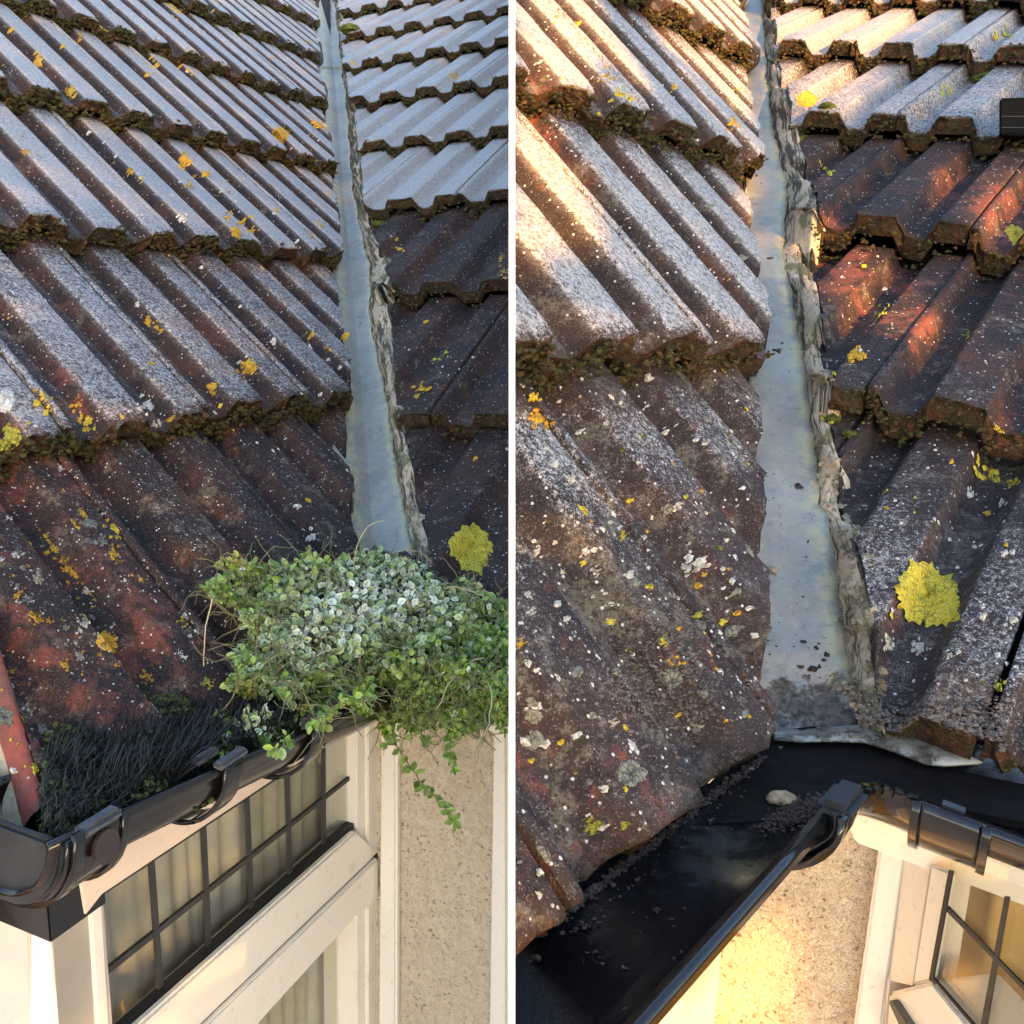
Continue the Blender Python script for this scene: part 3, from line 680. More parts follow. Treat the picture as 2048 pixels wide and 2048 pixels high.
# corner angle: both troughs run on to the back of the corner
mb = MB(); nA = 26
P1 = gr1(tc[0]-.034); P2 = gr2(tc[1]+.034)
sec = []
Rm = R_+.0035
for q in np.linspace(0, 1, 9):
    # mitre: blend the two directions through the corner rim
    sd = unit(-s1.i*(1-q)-s2.i*q); rimp = (H.O-s1.i*.0545+s1.eu*tc[0]-Z*rl)
    k_ = (1-q); edge1 = P1-s1.i*Rm; edge2 = P2-s2.i*Rm
    rim = edge1*(1-q)**2+2*q*(1-q)*(rimp+unit(s1.i+s2.i)*.002)+edge2*q*q
    bk = (P1+s1.i*Rm)*(1-q)**2+2*q*(1-q)*(rimp+(s1.i+s2.i)*.13)+(P2+s2.i*Rm)*q*q
    ctr = (rim+bk)/2; hv = (rim-bk)/2
    sec.append([ctr+hv*math.cos(t)-Z*Rm*math.sin(t)*.64 for t in np.linspace(0, math.pi*.58, nA)])
S_ = np.array(sec); V = S_.reshape(-1, 3)
co = obj('corner_angle', V, [(i*nA+j, i*nA+j+1, (i+1)*nA+j+1, (i+1)*nA+j) for i in range(8) for j in range(nA-1)], M['black_pvc'], gut, True)
md = co.modifiers.new('thick', 'SOLIDIFY'); md.thickness = .003; md.offset = 0
rimline = S_[:, 0]
mb = MB()
for i in range(8): bar(mb, rimline[i]-.0*Z, rimline[i+1], .006, .006)
mb.build('corner_rim', M['black_pvc'], co, False, .0015)
uc = band('union_bracket', gr1(tc[0]-.040), s1.eu, -s1.i, R_+.0075, .030, M['black_pvc'], gut, -.1, math.pi, .006, .68)
band('union_lip', gr1(tc[0]-.056), s1.eu, -s1.i, R_+.0095, .005, M['black_pvc'], uc, -.1, math.pi, ky=.68)
band('union_lip', gr1(tc[0]-.040), s1.eu, -s1.i, R_+.0088, .003, M['black_pvc'], uc, -.1, math.pi, ky=.68)
mb = MB(); rm = gr1(tc[0]-.040)-s1.i*(R_+.002); bar(mb, rm-s1.eu*.015+Z*.003, rm+s1.eu*.015+Z*.003, .016, .009); mb.build('union_clip', M['dusty_black'], uc, False, .0035)
tb_ = min(np.linspace(0, .3, 301), key=lambda t: abs(proj(gr2(t)-s2.i*R_)[0, 0]-1905))
ub = band('gutter_bracket', gr2(tb_), s2.eu, -s2.i, R_+.0075, .030, M['black_pvc'], gut, -.12, math.pi, .006, .68)
for dx in (-.0155, .0155): band('union_lip', gr2(tb_+dx), s2.eu, -s2.i, R_+.0098, .004, M['black_pvc'], ub, -.12, math.pi, ky=.68)
mb = MB(); rm = gr2(tb_)-s2.i*(R_+.001); bar(mb, rm-s2.eu*.009+Z*.002, rm+s2.eu*.009+Z*.002, .013, .008); mb.build('union_clip', M['black_pvc'], ub, False, .0039)
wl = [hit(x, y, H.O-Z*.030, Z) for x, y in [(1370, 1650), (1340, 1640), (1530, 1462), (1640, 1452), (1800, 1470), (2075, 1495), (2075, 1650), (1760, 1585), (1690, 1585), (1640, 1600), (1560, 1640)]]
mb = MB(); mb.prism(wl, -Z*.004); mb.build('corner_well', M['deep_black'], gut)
# apron of the valley lining hanging into the gutter
ap_px = [(1535, 1440), (1549, 1481), (1600, 1485), (1665, 1484), (1729, 1487), (1790, 1506), (1850, 1530), (1888, 1534), (1950, 1530), (2070, 1523)]
top_px = [(1545, 1462), (1562, 1464), (1610, 1464), (1665, 1462), (1729, 1455), (1790, 1458), (1850, 1465), (1888, 1472), (1950, 1478), (2070, 1482)]
lo_ = []; hi_ = []
for i, ((x, y), (x2, y2)) in enumerate(zip(ap_px, top_px)):
    lo_.append(hit(x, y, H.O-Z*.026, Z)); hi_.append(hit(x2, y2, H.fold[0]-H.s2.n*.0, H.s2.n) if i > 2 else hit(x2, y2, H.fold[0], H.s1.n))
rows = [np.array(hi_)+(np.array(lo_)-np.array(hi_))*t+Z*.004*math.sin(math.pi*t) for t in np.linspace(0, 1, 6)]
Rr = np.array(rows)
ap = obj('apron', Rr.reshape(-1, 3), [(i*10+j, i*10+j+1, (i+1)*10+j+1, (i+1)*10+j) for i in range(5) for j in range(9)], M['zinc'], [c for c in H.root.children if c.name.startswith('valley_lining')][0], True,
         {'wear': np.tile([.1, .50, 0], (60, 1))})
md = ap.modifiers.new('thick', 'SOLIDIFY'); md.thickness = .0018

# ------------------------------------------------------------------ walls and windows
# left house
H = HS['L']; s1, s2 = H.s1, H.s2
w = .06
W1 = H.O+s1.i*w; n1 = -s1.i                       # window wall
Cc = H.O+s1.i*w+s2.i*w
W2 = Cc; n2 = -s2.i                               # rendered wall
zt, zb = H.O[2]-.05, 0.
corner = hit(103, 1880, W1, n1)                   # near end of the window wall
inner = Cc
mb = MB()
def vwall(mb, a, b, n, th, z0, z1):
    a = np.array([a[0], a[1], z0]); b = np.array([b[0], b[1], z0]); mb.prism([a, b, b+Z*(z1-z0), a+Z*(z1-z0)], -n*th)
vwall(mb, inner, inner+s2.eu*1.3, n2, .1, 0, H.O[2]-.045); ow = mb.build('rendered_wall', M['render'], H.root); clip_side(ow, 'L')
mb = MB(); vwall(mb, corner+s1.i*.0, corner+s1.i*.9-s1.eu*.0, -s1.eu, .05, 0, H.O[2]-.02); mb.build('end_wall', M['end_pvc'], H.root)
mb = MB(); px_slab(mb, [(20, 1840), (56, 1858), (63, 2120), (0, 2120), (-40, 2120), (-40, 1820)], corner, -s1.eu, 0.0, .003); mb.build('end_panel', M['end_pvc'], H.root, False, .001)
# white trims beside the render
mb = MB(); px_slab(mb, [(762, 1330), (793, 1330), (792, 2120), (756, 2120)], W2, n2, .0, .012); mb.build('corner_trim', M['white_pvc'], H.root, False, .003)
mb = MB(); px_slab(mb, [(986, 1330), (1019, 1330), (1019, 2120), (975, 2120)], W2, n2, .0, .016); o = mb.build('corner_trim', M['white_pvc'], H.root, False, .006); clip_side(o, 'L')
mb = MB(); px_slab(mb, [(752, 1300), (1030, 1300), (1030, 1478), (890, 1440), (752, 1404)], W2, n2, .0, .022); o = mb.build('fascia_board', M['white_pvc'], H.root, False, .002); clip_side(o, 'L')
# window
win = empty('window', H.O); win.parent = H.root; win.location = (0, 0, 0)
def wp(name, poly, d0, d1, m, parent, bevel=.0012, P0=None, n=None):
    mb = MB(); px_slab(mb, poly, W1 if P0 is None else P0, n1 if n is None else n, d0, d1); return mb.build(name, m, parent, False, bevel)
def gt(x): return 1787-.666*(x-204)
def gb(x): return 1662-.894*(x-713)
fas = wp('fascia_board', [(150, 1700), (172, 1831), (205, 1789), (713, gt(713)+1), (762, 1412), (762, 1330), (560, 1440)], -.02, .006, M['peach_board'], H.root, .001)
fr1 = wp('frame', [(103, 1879), (172, 1831), (204, 1788), (208, 1880), (224, 2110), (116, 2110)], -.05, .0, M['white_pvc'], win, .0015)
wp('frame_bead', [(182, 1822), (203, 1795), (222, 2110), (200, 2110)], -.02, .0035, M['white_pvc'], fr1, .001)
fr2 = wp('frame', [(713.5, gt(713)-8), (762, 1410), (757, 2120), (713.5, 2120)], -.05, .001, M['white_pvc'], win, .0015)
wp('frame_bead', [(736, 1430), (760, 1415), (756, 2120), (736, 2120)], .0, .006, M['white_pvc'], fr2, .0015)
tr = wp('transom', [(713, gb(713)), (236, gb(236)), (300, 2230), (760, 1702), (740, 1684)], -.003, .007, M['white_pvc'], win, .003)
wp('transom_ledge', [(757, 1716), (410, 2054), (330, 2180), (480, 2180), (520, 2045), (713, 1833), (735, 1818), (757, 1790)], -.05, .013, M['white_pvc'], win, .002)
wp('transom_gap', [(758, 1704), (758, 1717), (400, 2066), (400, 2050)], -.01, .0075, M['gasket'], tr, 0)
wp('gasket', [(203, gt(203)), (714, gt(714)), (714, gt(714)+5), (203, gt(203)+5)], -.014, -.004, M['gasket'], win, 0)
wp('gasket', [(709, gt(709)), (715, gt(715)), (715, gb(715)), (709, gb(709))], -.014, -.003, M['gasket'], win, 0)
wp('gasket', [(230, gb(230)-22), (713, gb(713)-20), (713, gb(713)), (230, gb(230))], -.014, -.003, M['gasket'], win, 0)
pane = wp('pane', [(200, gt(200)), (716, gt(716)), (716, gb(716)), (200, gb(200))], -.015, -.012, M['glass'], win, 0)
pane2 = wp('pane', [(380, 2190), (716, 1833), (716, 2150), (380, 2300)], -.03, -.027, M['glass'], win, 0)
wp('gasket', [(708, 1838), (715, 1833), (715, 2120), (706, 2120)], -.027, -.012, M['gasket'], win, 0)
for xt, xb in ((304, 325), (408, 421), (495, 506), (575, 583), (648, 649.5)):
    ww_ = np.interp(xt, [300, 650], [5.5, 3.4]); wp('lead_strip', [(xt-ww_, gt(xt)+2), (xt+ww_, gt(xt)), (xb+ww_, gb(xb)), (xb-ww_, gb(xb))], -.012, -.0095, M['lead'], pane, 0)
    pass
wp('lead_strip', [(206, 1944), (713, 1543), (713, 1550), (207, 1957)], -.0125, -.009, M['lead'], pane, 0)
wp('glazing_bar', [(206, gb(206)-40), (706, gb(706)-38), (706, gb(706)-30), (206, gb(206)-30)], -.030, -.026, M['white_pvc'], pane, 0)
wp('glazing_bar', [(680, gt(680)), (688, gt(688)), (688, gb(688)-30), (680, gb(680)-30)], -.030, -.026, M['white_pvc'], pane, 0)
# curtain
cw = []; NX = 160; zz0, zz1 = 1.9, H.O[2]-.10
c0 = hit(180, 1800, W1+s1.i*.06, n1); c1 = hit(720, 1450, W1+s1.i*.06, n1)
for i in range(NX+1):
    p = c0+(c1-c0)*i/NX*1.04; p = p+s1.i*(.0035*math.sin(i*.62+math.sin(i*.13)*2)+.003*math.sin(i*.17)); cw.append([p[0], p[1]])
V = [(x, y, zz1) for x, y in cw]+[(x, y, zz0) for x, y in cw]
cu = obj('net_curtain', V, [(i, i+1, i+NX+2, i+NX+1) for i in range(NX)], M['curtain'], None, True); tag(cu, 'beige net curtain hanging in folds behind the leaded window', 'curtain')
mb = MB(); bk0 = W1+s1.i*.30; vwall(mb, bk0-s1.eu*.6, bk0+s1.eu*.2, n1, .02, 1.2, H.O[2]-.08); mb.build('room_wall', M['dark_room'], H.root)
# black boxed end under the stop end
bx = empty('soffit_box', H.O); bx.parent = H.root; bx.location = (0, 0, 0)
zc = corner; bw = s1.eu*.052
ztop = H.O[2]-.060; zl = corner[2]+.001
a = np.array([corner[0], corner[1], zl])+n1*.004-s1.eu*.004
mb = MB(); a1 = a+s1.eu*.054; a2 = a1+s1.i*.5; a3 = a+s1.i*.5
tp = hit(172, 1770, W1+n1*.004, n1)[2]+.02
mb.prism([a, a1, a2, a3], Z*(tp-zl)); bb = mb.build('end_box', M['black_pvc'], bx, False, .0012)
mb = MB(); b0 = a+s1.i*.062+Z*.018-s1.eu*.0; mb.prism([b0-s1.eu*.002, b0+s1.i*.4-s1.eu*.002, b0+s1.i*.4-s1.eu*.002+Z*.05, b0-s1.eu*.002+Z*.05], -s1.eu*.008); mb.build('end_cap', M['dusty_black'], bx, False, .001)

# right house
H = HS['R']; s1, s2 = H.s1, H.s2
W1 = H.O+s1.i*w; n1 = -s1.i; W2 = H.O+s2.i*w; n2 = -s2.i; Cc = H.O+s1.i*w+s2.i*w
mb = MB(); vwall(mb, Cc-s2.eu*.0, Cc+s2.eu*.105+s2.eu*.02, n2, .1, 0, H.O[2]-.04); mb.build('rendered_wall', M['render'], H.root)
mb = MB(); px_slab(mb, [(1640, 1600), (1690, 1640), (1709, 1686), (2090, 1829), (2090, 1600)], H.O+s2.i*.036, n2, -.018, .0); mb.build('fascia_board', M['white_pvc'], H.root, False, .0015)
mb = MB(); fb0 = H.O+s1.i*.036; vwall(mb, fb0-s1.eu*.75, fb0+s1.eu*.02, n1, .018, H.O[2]-.085, H.O[2]-.03); mb.build('fascia_board', M['white_pvc'], H.root, False, .0015)
mb = MB(); px_slab(mb, [(1758, 1690), (1811, 1712), (1762, 2080), (1700, 2100)], W2, n2, -.02, .008); mb.build('corner_trim', M['white_pvc'], H.root, False, .002)
mb = MB(); px_slab(mb, [(1376, 1800), (1472, 1800), (1462, 2200), (1350, 2200)], W1, n1, -.02, .004); 
mb.build('window_post', M['white_pvc'], H.root, False, .002)
mb = MB(); vwall(mb, W1-s1.eu*.9, Cc, n1, .08, 0, H.O[2]-.04); mb.build('side_wall', M['white_pvc'], H.root)
# canted bay window
piv = hit(1809, 1740, W2+n2*.008, n2)
dcam = np.array([-.22, -.23, 1.]); bd = MW @ dcam; bd[2] = 0; bd = -unit(bd)   # runs towards the camera
nb_ = unit(np.cross(Z, bd)); nb_ *= np.sign(nb_ @ (CAM-piv))
WB = piv
bay = empty('window', H.O); bay.parent = H.root; bay.location = (0, 0, 0)
fr = wp('frame', [(1809, 1700), (1862, 1720), (1825, 1972), (1776, 1960), (1766, 2090), (1765, 2090)], -.03, .0, M['white_pvc'], bay, .0015, WB, nb_)
fr_in = wp('frame', [(1861, 1728), (1902, 1745), (1862, 1963), (1823, 1972)], -.002, .003, M['white_pvc'], bay, .0015, WB, nb_)
sill = wp('sill', [(1823, 1973), (1862, 1963), (1960, 2080), (1990, 2110), (1880, 2110), (1770, 2085), (1776, 1985)], -.04, .006, M['white_pvc'], bay, .002, WB, nb_)
wp('sill_slot', [(1774, 2002), (1785, 2000), (1840, 2085), (1815, 2090)], -.0, .0105, simple('grey_slot', (.10, .09, .08), .6), sill, .001, WB, nb_)
wp('gasket', [(1897, 1740), (1904, 1742), (1864, 1962), (1857, 1960)], .0025, .004, M['gasket'], bay, 0, WB, nb_)
wp('gasket', [(1857, 1958), (1866, 1955), (1985, 2092), (1975, 2102)], .0025, .004, M['gasket'], bay, 0, WB, nb_)
bp = wp('pane', [(1902, 1720), (2100, 1800), (2100, 2200), (1990, 2100), (1862, 1958)], -.001, .001, M['glass'], bay, 0, WB, nb_)
wp('lead_strip', [(2009, 1792), (2017, 1794), (1970, 2062), (1960, 2055)], .001, .0022, M['lead'], bp, 0, WB, nb_)
wp('lead_strip', [(1890, 1820), (1894, 1812), (2060, 1984), (2060, 1994)], .001, .0025, M['lead'], bp, 0, WB, nb_)
c0 = WB-nb_*.05-bd*.05; NX = 90
V = []
for zq in (H.O[2]-.05, 1.6):
    for i in range(NX+1):
        p = c0+bd*(i/NX*.5)-nb_*(.006*math.sin(i*.8)); V.append((p[0], p[1], zq))
cu = obj('net_curtain', V, [(i, i+1, i+NX+2, i+NX+1) for i in range(NX)], simple('sunlit_gold_curtain', (.66, .42, .12), .95, 10, None, col2=(.50, .29, .07)), None, True); tag(cu, 'curtain coloured gold for the sunlit reflection in the small leaded window under the short gutter', 'curtain')  # golden sunlight in the glass is painted into the curtain colour
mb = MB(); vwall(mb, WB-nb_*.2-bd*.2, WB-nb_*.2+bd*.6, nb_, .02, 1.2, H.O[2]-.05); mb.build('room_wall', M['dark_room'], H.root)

# ------------------------------------------------------------------ growth and debris
ICO = None
def ico():
    t = (1+5**.5)/2
    v = np.array([(-1, t, 0), (1, t, 0), (-1, -t, 0), (1, -t, 0), (0, -1, t), (0, 1, t), (0, -1, -t), (0, 1, -t), (t, 0, -1), (t, 0, 1), (-t, 0, -1), (-t, 0, 1)], float); v /= np.linalg.norm(v[0])
    f = [(0, 11, 5), (0, 5, 1), (0, 1, 7), (0, 7, 10), (0, 10, 11), (1, 5, 9), (5, 11, 4), (11, 10, 2), (10, 7, 6), (7, 1, 8), (3, 9, 4), (3, 4, 2), (3, 2, 6), (3, 6, 8), (3, 8, 9), (4, 9, 5), (2, 4, 11), (6, 2, 10), (8, 6, 7), (9, 8, 1)]
    return v, np.array(f)
IV, IF = ico()
def blobs(name, C, rad, m, nm=None, parent=None, rg=None, squash=.7, up=None):
    """many small rough clumps in one mesh"""
    rg = rg or np.random.default_rng(1); C = np.asarray(C); rad = np.asarray(rad)
    if nm: k = half_ok(nm, C); C, rad = C[k], rad[k]
    pj = proj(C); k = (pj[:, 0] > -60) & (pj[:, 0] < 2110) & (pj[:, 1] > -60) & (pj[:, 1] < 2110); C, rad = C[k], rad[k]
    n = len(C)
    if n == 0: return None
    V = np.repeat(IV[None], n, 0)*rg.uniform(.4, 1.55, (n, 12, 1))*rad[:, None, None]
    sq = np.ones((n, 1, 3)); sq[:, :, 2] = squash; V = V*sq+C[:, None, :]
    F = (IF[None]+(np.arange(n)*12)[:, None, None]).reshape(-1, 3)
    me = bpy.data.meshes.new(name); me.vertices.add(n*12); me.vertices.foreach_set('co', V.ravel())
    me.loops.add(len(F)*3); me.loops.foreach_set('vertex_index', F.ravel().astype(np.int32)); me.polygons.add(len(F)); me.polygons.foreach_set('loop_start', np.arange(0, len(F)*3, 3, dtype=np.int32))
    try: me.polygons.foreach_set('loop_total', np.full(len(F), 3, np.int32))
    except Exception: pass
    me.update(calc_edges=True); me.validate()
    at = me.color_attributes.new('tone', 'FLOAT_COLOR', 'POINT'); c = np.ones((n, 12, 4), np.float32); c[:, :, 0] = rg.random((n, 1)); c[:, :, 1] = rg.random((n, 1)); c[:, :, 2] = rg.random((n, 1)); at.data.foreach_set('color', c.ravel())
    me.materials.append(m); me.polygons.foreach_set('use_smooth', [name == 'moss_cushion']*len(F))
    o = bpy.data.objects.new(name, me); COL.objects.link(o)
    if parent: o.parent = parent
    return o
for nm, H in HS.items():
    mo_ = [c for c in H.root.children if c.name.startswith('mortar_bedding')][0]
    lu = blobs('mortar_crumbs', H.lumps[0], H.lumps[1], M['crumbs'], nm, mo_, np.random.default_rng(8), .8); lu.location = Vector(-H.O); lu['kind'] = 'stuff'
MOSS_D = {('L', 1): [0, .9, 1.0, 1.1, 1.3, 1.3, 1.2, 1], ('L', 2): [0, .25, .35, .5, .5, .5, .5, .5], ('R', 1): [0, 1.25, 1.3, 1.2, 1, 1, 1, 1], ('R', 2): [0, .35, .45, .45, .5, .5, .5, .5]}
for nm, H in HS.items():
    C = []; Rr = []; rg = np.random.default_rng(21 if nm == 'L' else 22)
    for s in (H.s1, H.s2):
        for (o, j, k) in getattr(s, 'tiles', []):
            if k == 0: continue
            dens = MOSS_D[(nm, s.kind)][min(k, 7)]; n = int(560*dens)
            a = rg.uniform(-.09, 1.89, n); u = j+joint0(s)+a
            clump = .5+.5*np.sin(u*5.1+k*2.)*np.sin(u*2.3+k)
            keep = rg.random(n) < .16+.84*np.clip(clump*1.3, 0, 1)
            pan = np.interp(a, PA, PN) < -.01
            keep &= rg.random(n) < np.where(pan, 1, .62)
            u, a = u[keep], a[keep]; n = len(u)
            e = np.array([edge_u(s.edge, k)]); ok = (u < e+.02) if s.kind == 1 else (u > e-.02)
            u, a = u[ok], a[ok]; n = len(u)
            dep = rg.uniform(-.030, -.001, n); v = k-rg.uniform(.0, .022, n)-np.where(dep < -.022, rg.uniform(0, .02, n), 0)
            P = SP(s, u, v, np.interp(a, PA, PN)+dep); C.append(P); Rr.append(rg.uniform(.0008, .0031, n)*(1.25 if nm == 'L' else .95)*(1.2 if k > 2 else 1))
    m = blobs('moss', np.vstack(C), np.concatenate(Rr), M['moss'], nm, None, rg)
    tag(m, 'brown-green moss packed under the tile noses of the left house' if nm == 'L' else 'brown-green moss packed under the tile noses of the right house', 'moss', None, 'stuff')

# lichens drawn where the photograph shows them (quarter-zoom pixels)
LICH = []
def add(nm, lst, col, ox, oy):
    for t in lst: LICH.append((nm, t[0]/1.887+ox, t[1]/1.887+oy, t[2]/1.887*((1.6 if oy > 0 else 1.25) if nm == 'L' else 1.1), t[3] if len(t) > 3 else col))
O_, Y_, Lm, Wh, Gr, Rd_ = 'lich_orange', 'lich_yellow', 'lich_lime', 'lich_white', 'lich_grey', 'lich_red'
add('L', [(140, 237, 18), (265, 343, 18), (90, 578, 18), (585, 245, 28), (615, 222, 14), (700, 240, 26), (735, 262, 18), (300, 163, 14), (650, 20, 26), (670, 45, 18), (1165, 155, 14), (1040, 495, 22), (1065, 520, 24), (700, 605, 20), (770, 668, 16), (715, 695, 13), (856, 820, 16), (895, 870, 22), (925, 845, 18), (960, 860, 16), (1205, 862, 24), (1190, 850, 14), (1205, 470, 20), (1225, 480, 13), (1236, 738, 16), (930, 1375, 26), (925, 1400, 14), (558, 1215, 15), (590, 1233, 15), (1178, 1262, 13), (1240, 1297, 18), (1300, 1275, 12), (800, 1457, 18), (90, 1250, 17), (30, 1190, 15), (295, 1530, 20), (330, 1592, 22, Y_), (165, 1495, 14, Y_), (200, 1490, 10, Y_), (140, 1520, 12, Y_), (175, 1555, 14, Y_), (780, 1712, 20), (567, 1370, 13), (1434, 728, 30), (1455, 718, 14), (1504, 928, 18), (1607, 1212, 12), (1592, 1467, 22), (1668, 1327, 17, Lm), (1637, 1346, 9, Lm), (1866, 638, 20, Lm), (1735, 628, 13, Y_), (1775, 565, 10, Lm), (1890, 975, 15), (1900, 1022, 13), (645, 1580, 11), (768, 1670, 10), (985, 517, 10), (492, 650, 10), (235, 178, 8), (1043, 793, 10), (1025, 220, 12), (1712, 290, 16), (1637, 222, 13), (985, 1010, 12), (45, 1650, 32, Lm), (15, 1690, 20, Lm), (1325, 90, 9), (820, 10, 18), (400, 115, 12, Y_), (380, 100, 10, Y_), (1450, 520, 8), (1335, 240, 10), (40, 118, 10)], O_, 0, 0)
add('L', [(555, 1525, 28, Wh), (530, 1545, 14, Wh), (585, 1605, 14, Wh), (15, 1510, 34, Wh), (658, 1770, 24, Wh), (690, 820, 17, Wh), (520, 830, 16, Wh), (95, 930, 20, Rd_), (150, 460, 18, Rd_), (155, 815, 16, Rd_), (75, 1600, 48, Rd_), (250, 1415, 26, Rd_), (1230, 1075, 16, Rd_), (555, 1768, 24, Gr)], Wh, 0, 0)
add('L', [(195, 90, 30), (235, 75, 28), (280, 78, 18), (220, 125, 26), (250, 160, 16), (270, 205, 24), (290, 235, 14), (350, 300, 24), (365, 322, 18), (50, 410, 42), (15, 430, 30), (75, 500, 26), (70, 530, 22), (130, 400, 17), (180, 410, 13), (400, 480, 36), (395, 510, 26), (430, 460, 22), (370, 495, 12), (435, 60, 22, Y_), (470, 50, 16, Y_), (485, 80, 16, Y_), (675, 195, 22), (690, 215, 20), (610, 205, 22, Y_), (640, 215, 12, Y_), (432, 163, 20), (225, 580, 18), (235, 640, 12), (45, 600, 13), (240, 690, 18, Y_), (160, 590, 12, Y_), (560, 620, 20), (545, 600, 10), (435, 580, 10), (295, 830, 22, Lm), (130, 960, 16, Y_), (710, 700, 20, Lm), (740, 700, 16, Lm), (780, 640, 16, Lm), (530, 255, 9), (500, 240, 8), (685, 410, 13, Y_), (790, 380, 9), (20, 360, 20), (60, 320, 14), (795, 245, 16)], O_, 0, 1024)
add('L', [(460, 310, 26), (475, 345, 20), (455, 405, 26), (435, 395, 14), (660, 545, 34), (640, 580, 22), (690, 560, 20), (340, 285, 20), (320, 420, 13), (45, 365, 18), (20, 385, 14), (30, 20, 10), (470, 260, 12), (110, 740, 12), (600, 750, 12), (532, 730, 9), (95, 730, 10), (190, 505, 36, Rd_), (330, 700, 46, Rd_), (340, 200, 34, Rd_), (580, 480, 34, Rd_), (100, 390, 28, Rd_), (510, 380, 28, Rd_), (820, 330, 22, Rd_), (960, 480, 20, Rd_), (150, 250, 22, Gr), (110, 330, 26, Gr), (170, 340, 16, Gr), (165, 810, 16, Gr), (350, 45, 16, Gr), (380, 110, 22, Gr), (150, 220, 10, Gr), (740, 450, 9, Wh), (715, 470, 9, Wh), (830, 60, 8), (940, 105, 9), (1175, 95, 9)], Wh, 0, 1024)
add('L', [(1775, 130, 66, Y_), (1735, 105, 40, Y_), (1825, 110, 36, Y_), (1790, 170, 34, Y_), (1690, 195, 30, Rd_)], Y_, 0, 1024)
add('R', [(360, 285, 23), (160, 70, 16), (255, 80, 17), (520, 220, 11), (615, 332, 17), (820, 470, 24), (840, 490, 14), (855, 350, 18), (390, 1070, 26), (405, 1090, 22), (375, 1065, 12), (180, 1165, 18), (200, 1172, 14), (180, 1185, 12), (258, 1210, 14, Y_), (755, 975, 17), (838, 1040, 17), (100, 1580, 26), (130, 1595, 16), (85, 1500, 18, Y_), (400, 355, 22, Y_), (440, 375, 20, Y_), (405, 500, 10), (278, 488, 10, Y_), (515, 590, 13), (895, 1262, 12, Y_), (455, 1880, 12, Y_), (655, 1875, 10, Lm), (1100, 375, 26), (1135, 372, 24), (1190, 628, 22, Lm), (1625, 340, 20, Lm), (1660, 350, 18, Lm), (1865, 120, 20, Lm), (1830, 135, 14, Y_), (1328, 1000, 12, Y_), (1308, 1338, 30), (1400, 1160, 22, Lm), (1370, 1185, 10, Y_), (1718, 1243, 17, Lm), (1650, 585, 20, Lm), (1755, 600, 22, Lm), (1475, 320, 14, Lm), (1785, 1690, 26, Y_), (1790, 1730, 26, Y_), (1820, 1765, 26, Y_), (1900, 1805, 18, Y_), (1900, 870, 36, Y_), (1870, 895, 20, Lm), (1430, 1380, 16, Y_), (1910, 1350, 26), (1915, 1375, 18), (1660, 1735, 8), (1410, 1845, 12, Lm), (1515, 260, 10, Lm), (1790, 575, 10, Lm), (1720, 800, 20, Y_)], O_, 1024, 0)
add('R', [(110, 225, 20, Wh), (260, 235, 12, Wh), (430, 830, 12, Wh), (290, 1600, 11), (345, 1605, 9), (625, 1905, 14), (620, 1600, 15), (165, 1750, 12), (225, 1810, 17), (130, 1690, 10), (410, 1520, 10), (735, 1670, 9), (760, 1188, 11), (1490, 1400, 17, Y_), (1610, 830, 10), (440, 825, 14, Gr), (1560, 1340, 14), (460, 1165, 16, Rd_), (800, 1380 - 60, 26, Rd_), (870, 690, 24, Rd_), (440, 460, 20, Rd_), (60, 1010, 46, Rd_), (240, 1270, 26, Rd_), (1500, 1480, 12, Rd_), (1265, 720, 24, Rd_), (850, 915, 20, Gr), (880, 960, 14, Gr), (740, 780, 18, Gr), (1200, 1500, 24, Lm), (1600, 1170, 9), (1540, 1340, 9), (1730, 1860, 16), (1850, 1880, 14)], Wh, 1024, 0)
add('R', [(1545, 250, 58, Y_), (1520, 300, 52, Y_), (1600, 290, 60, Y_), (1640, 330, 52, Y_), (1560, 380, 54, Y_), (1500, 260, 40, Lm), (1610, 390, 40, Lm), (1660, 300, 40, Lm), (563, 485, 17, Y_), (520, 282, 13, Y_), (30, 500, 15), (300, 1190, 22, Lm), (320, 1175, 14, Lm), (185, 870, 12, Y_), (380, 528, 12), (420, 90, 14, Y_), (630, 440, 10), (78, 935, 10, Y_), (425, 1180, 14, Lm), (700, 390, 17, Lm), (650, 570, 7)], O_, 1024, 1024)
add('R', [(60, 310, 12), (75, 370, 14), (175, 345, 13), (325, 220, 16), (445, 240, 16), (210, 400, 11), (370, 40, 9), (500, 95, 9), (515, 210, 8), (690, 200, 22), (855, 45, 12), (810, 105, 10), (830, 262, 13), (795, 215, 8), (625, 325, 9), (380, 800, 14), (1775, 350, 10), (1775, 395, 14), (1895, 400, 20), (1860, 150, 12), (1890, 145, 10), (120, 130, 20), (450, 985, 50, Gr), (80, 770, 36, Gr), (90, 860, 38, Gr), (75, 720, 26, Gr), (440, 640, 30, Gr), (400, 600, 26, Gr), (250, 600, 22, Gr), (300, 960, 50, Rd_), (110, 630, 56, Rd_), (570, 560, 40, Rd_), (1450, 400, 40, Rd_), (430, 1190, 34, Rd_), (330, 940, 40, Rd_), (1740, 225, 24, Rd_), (560, 430, 20, Rd_), (1835, 655, 20, Lm), (80, 80, 34, Rd_), (830, 450, 24, Gr), (1540, 500, 24, Wh), (1420, 500, 18, Wh), (1640, 540, 14, Wh)], Wh, 1024, 1024)
NAMES = {O_: 'orange', Y_: 'golden yellow', Lm: 'lime green', Wh: 'white', Gr: 'grey', Rd_: 'red'}
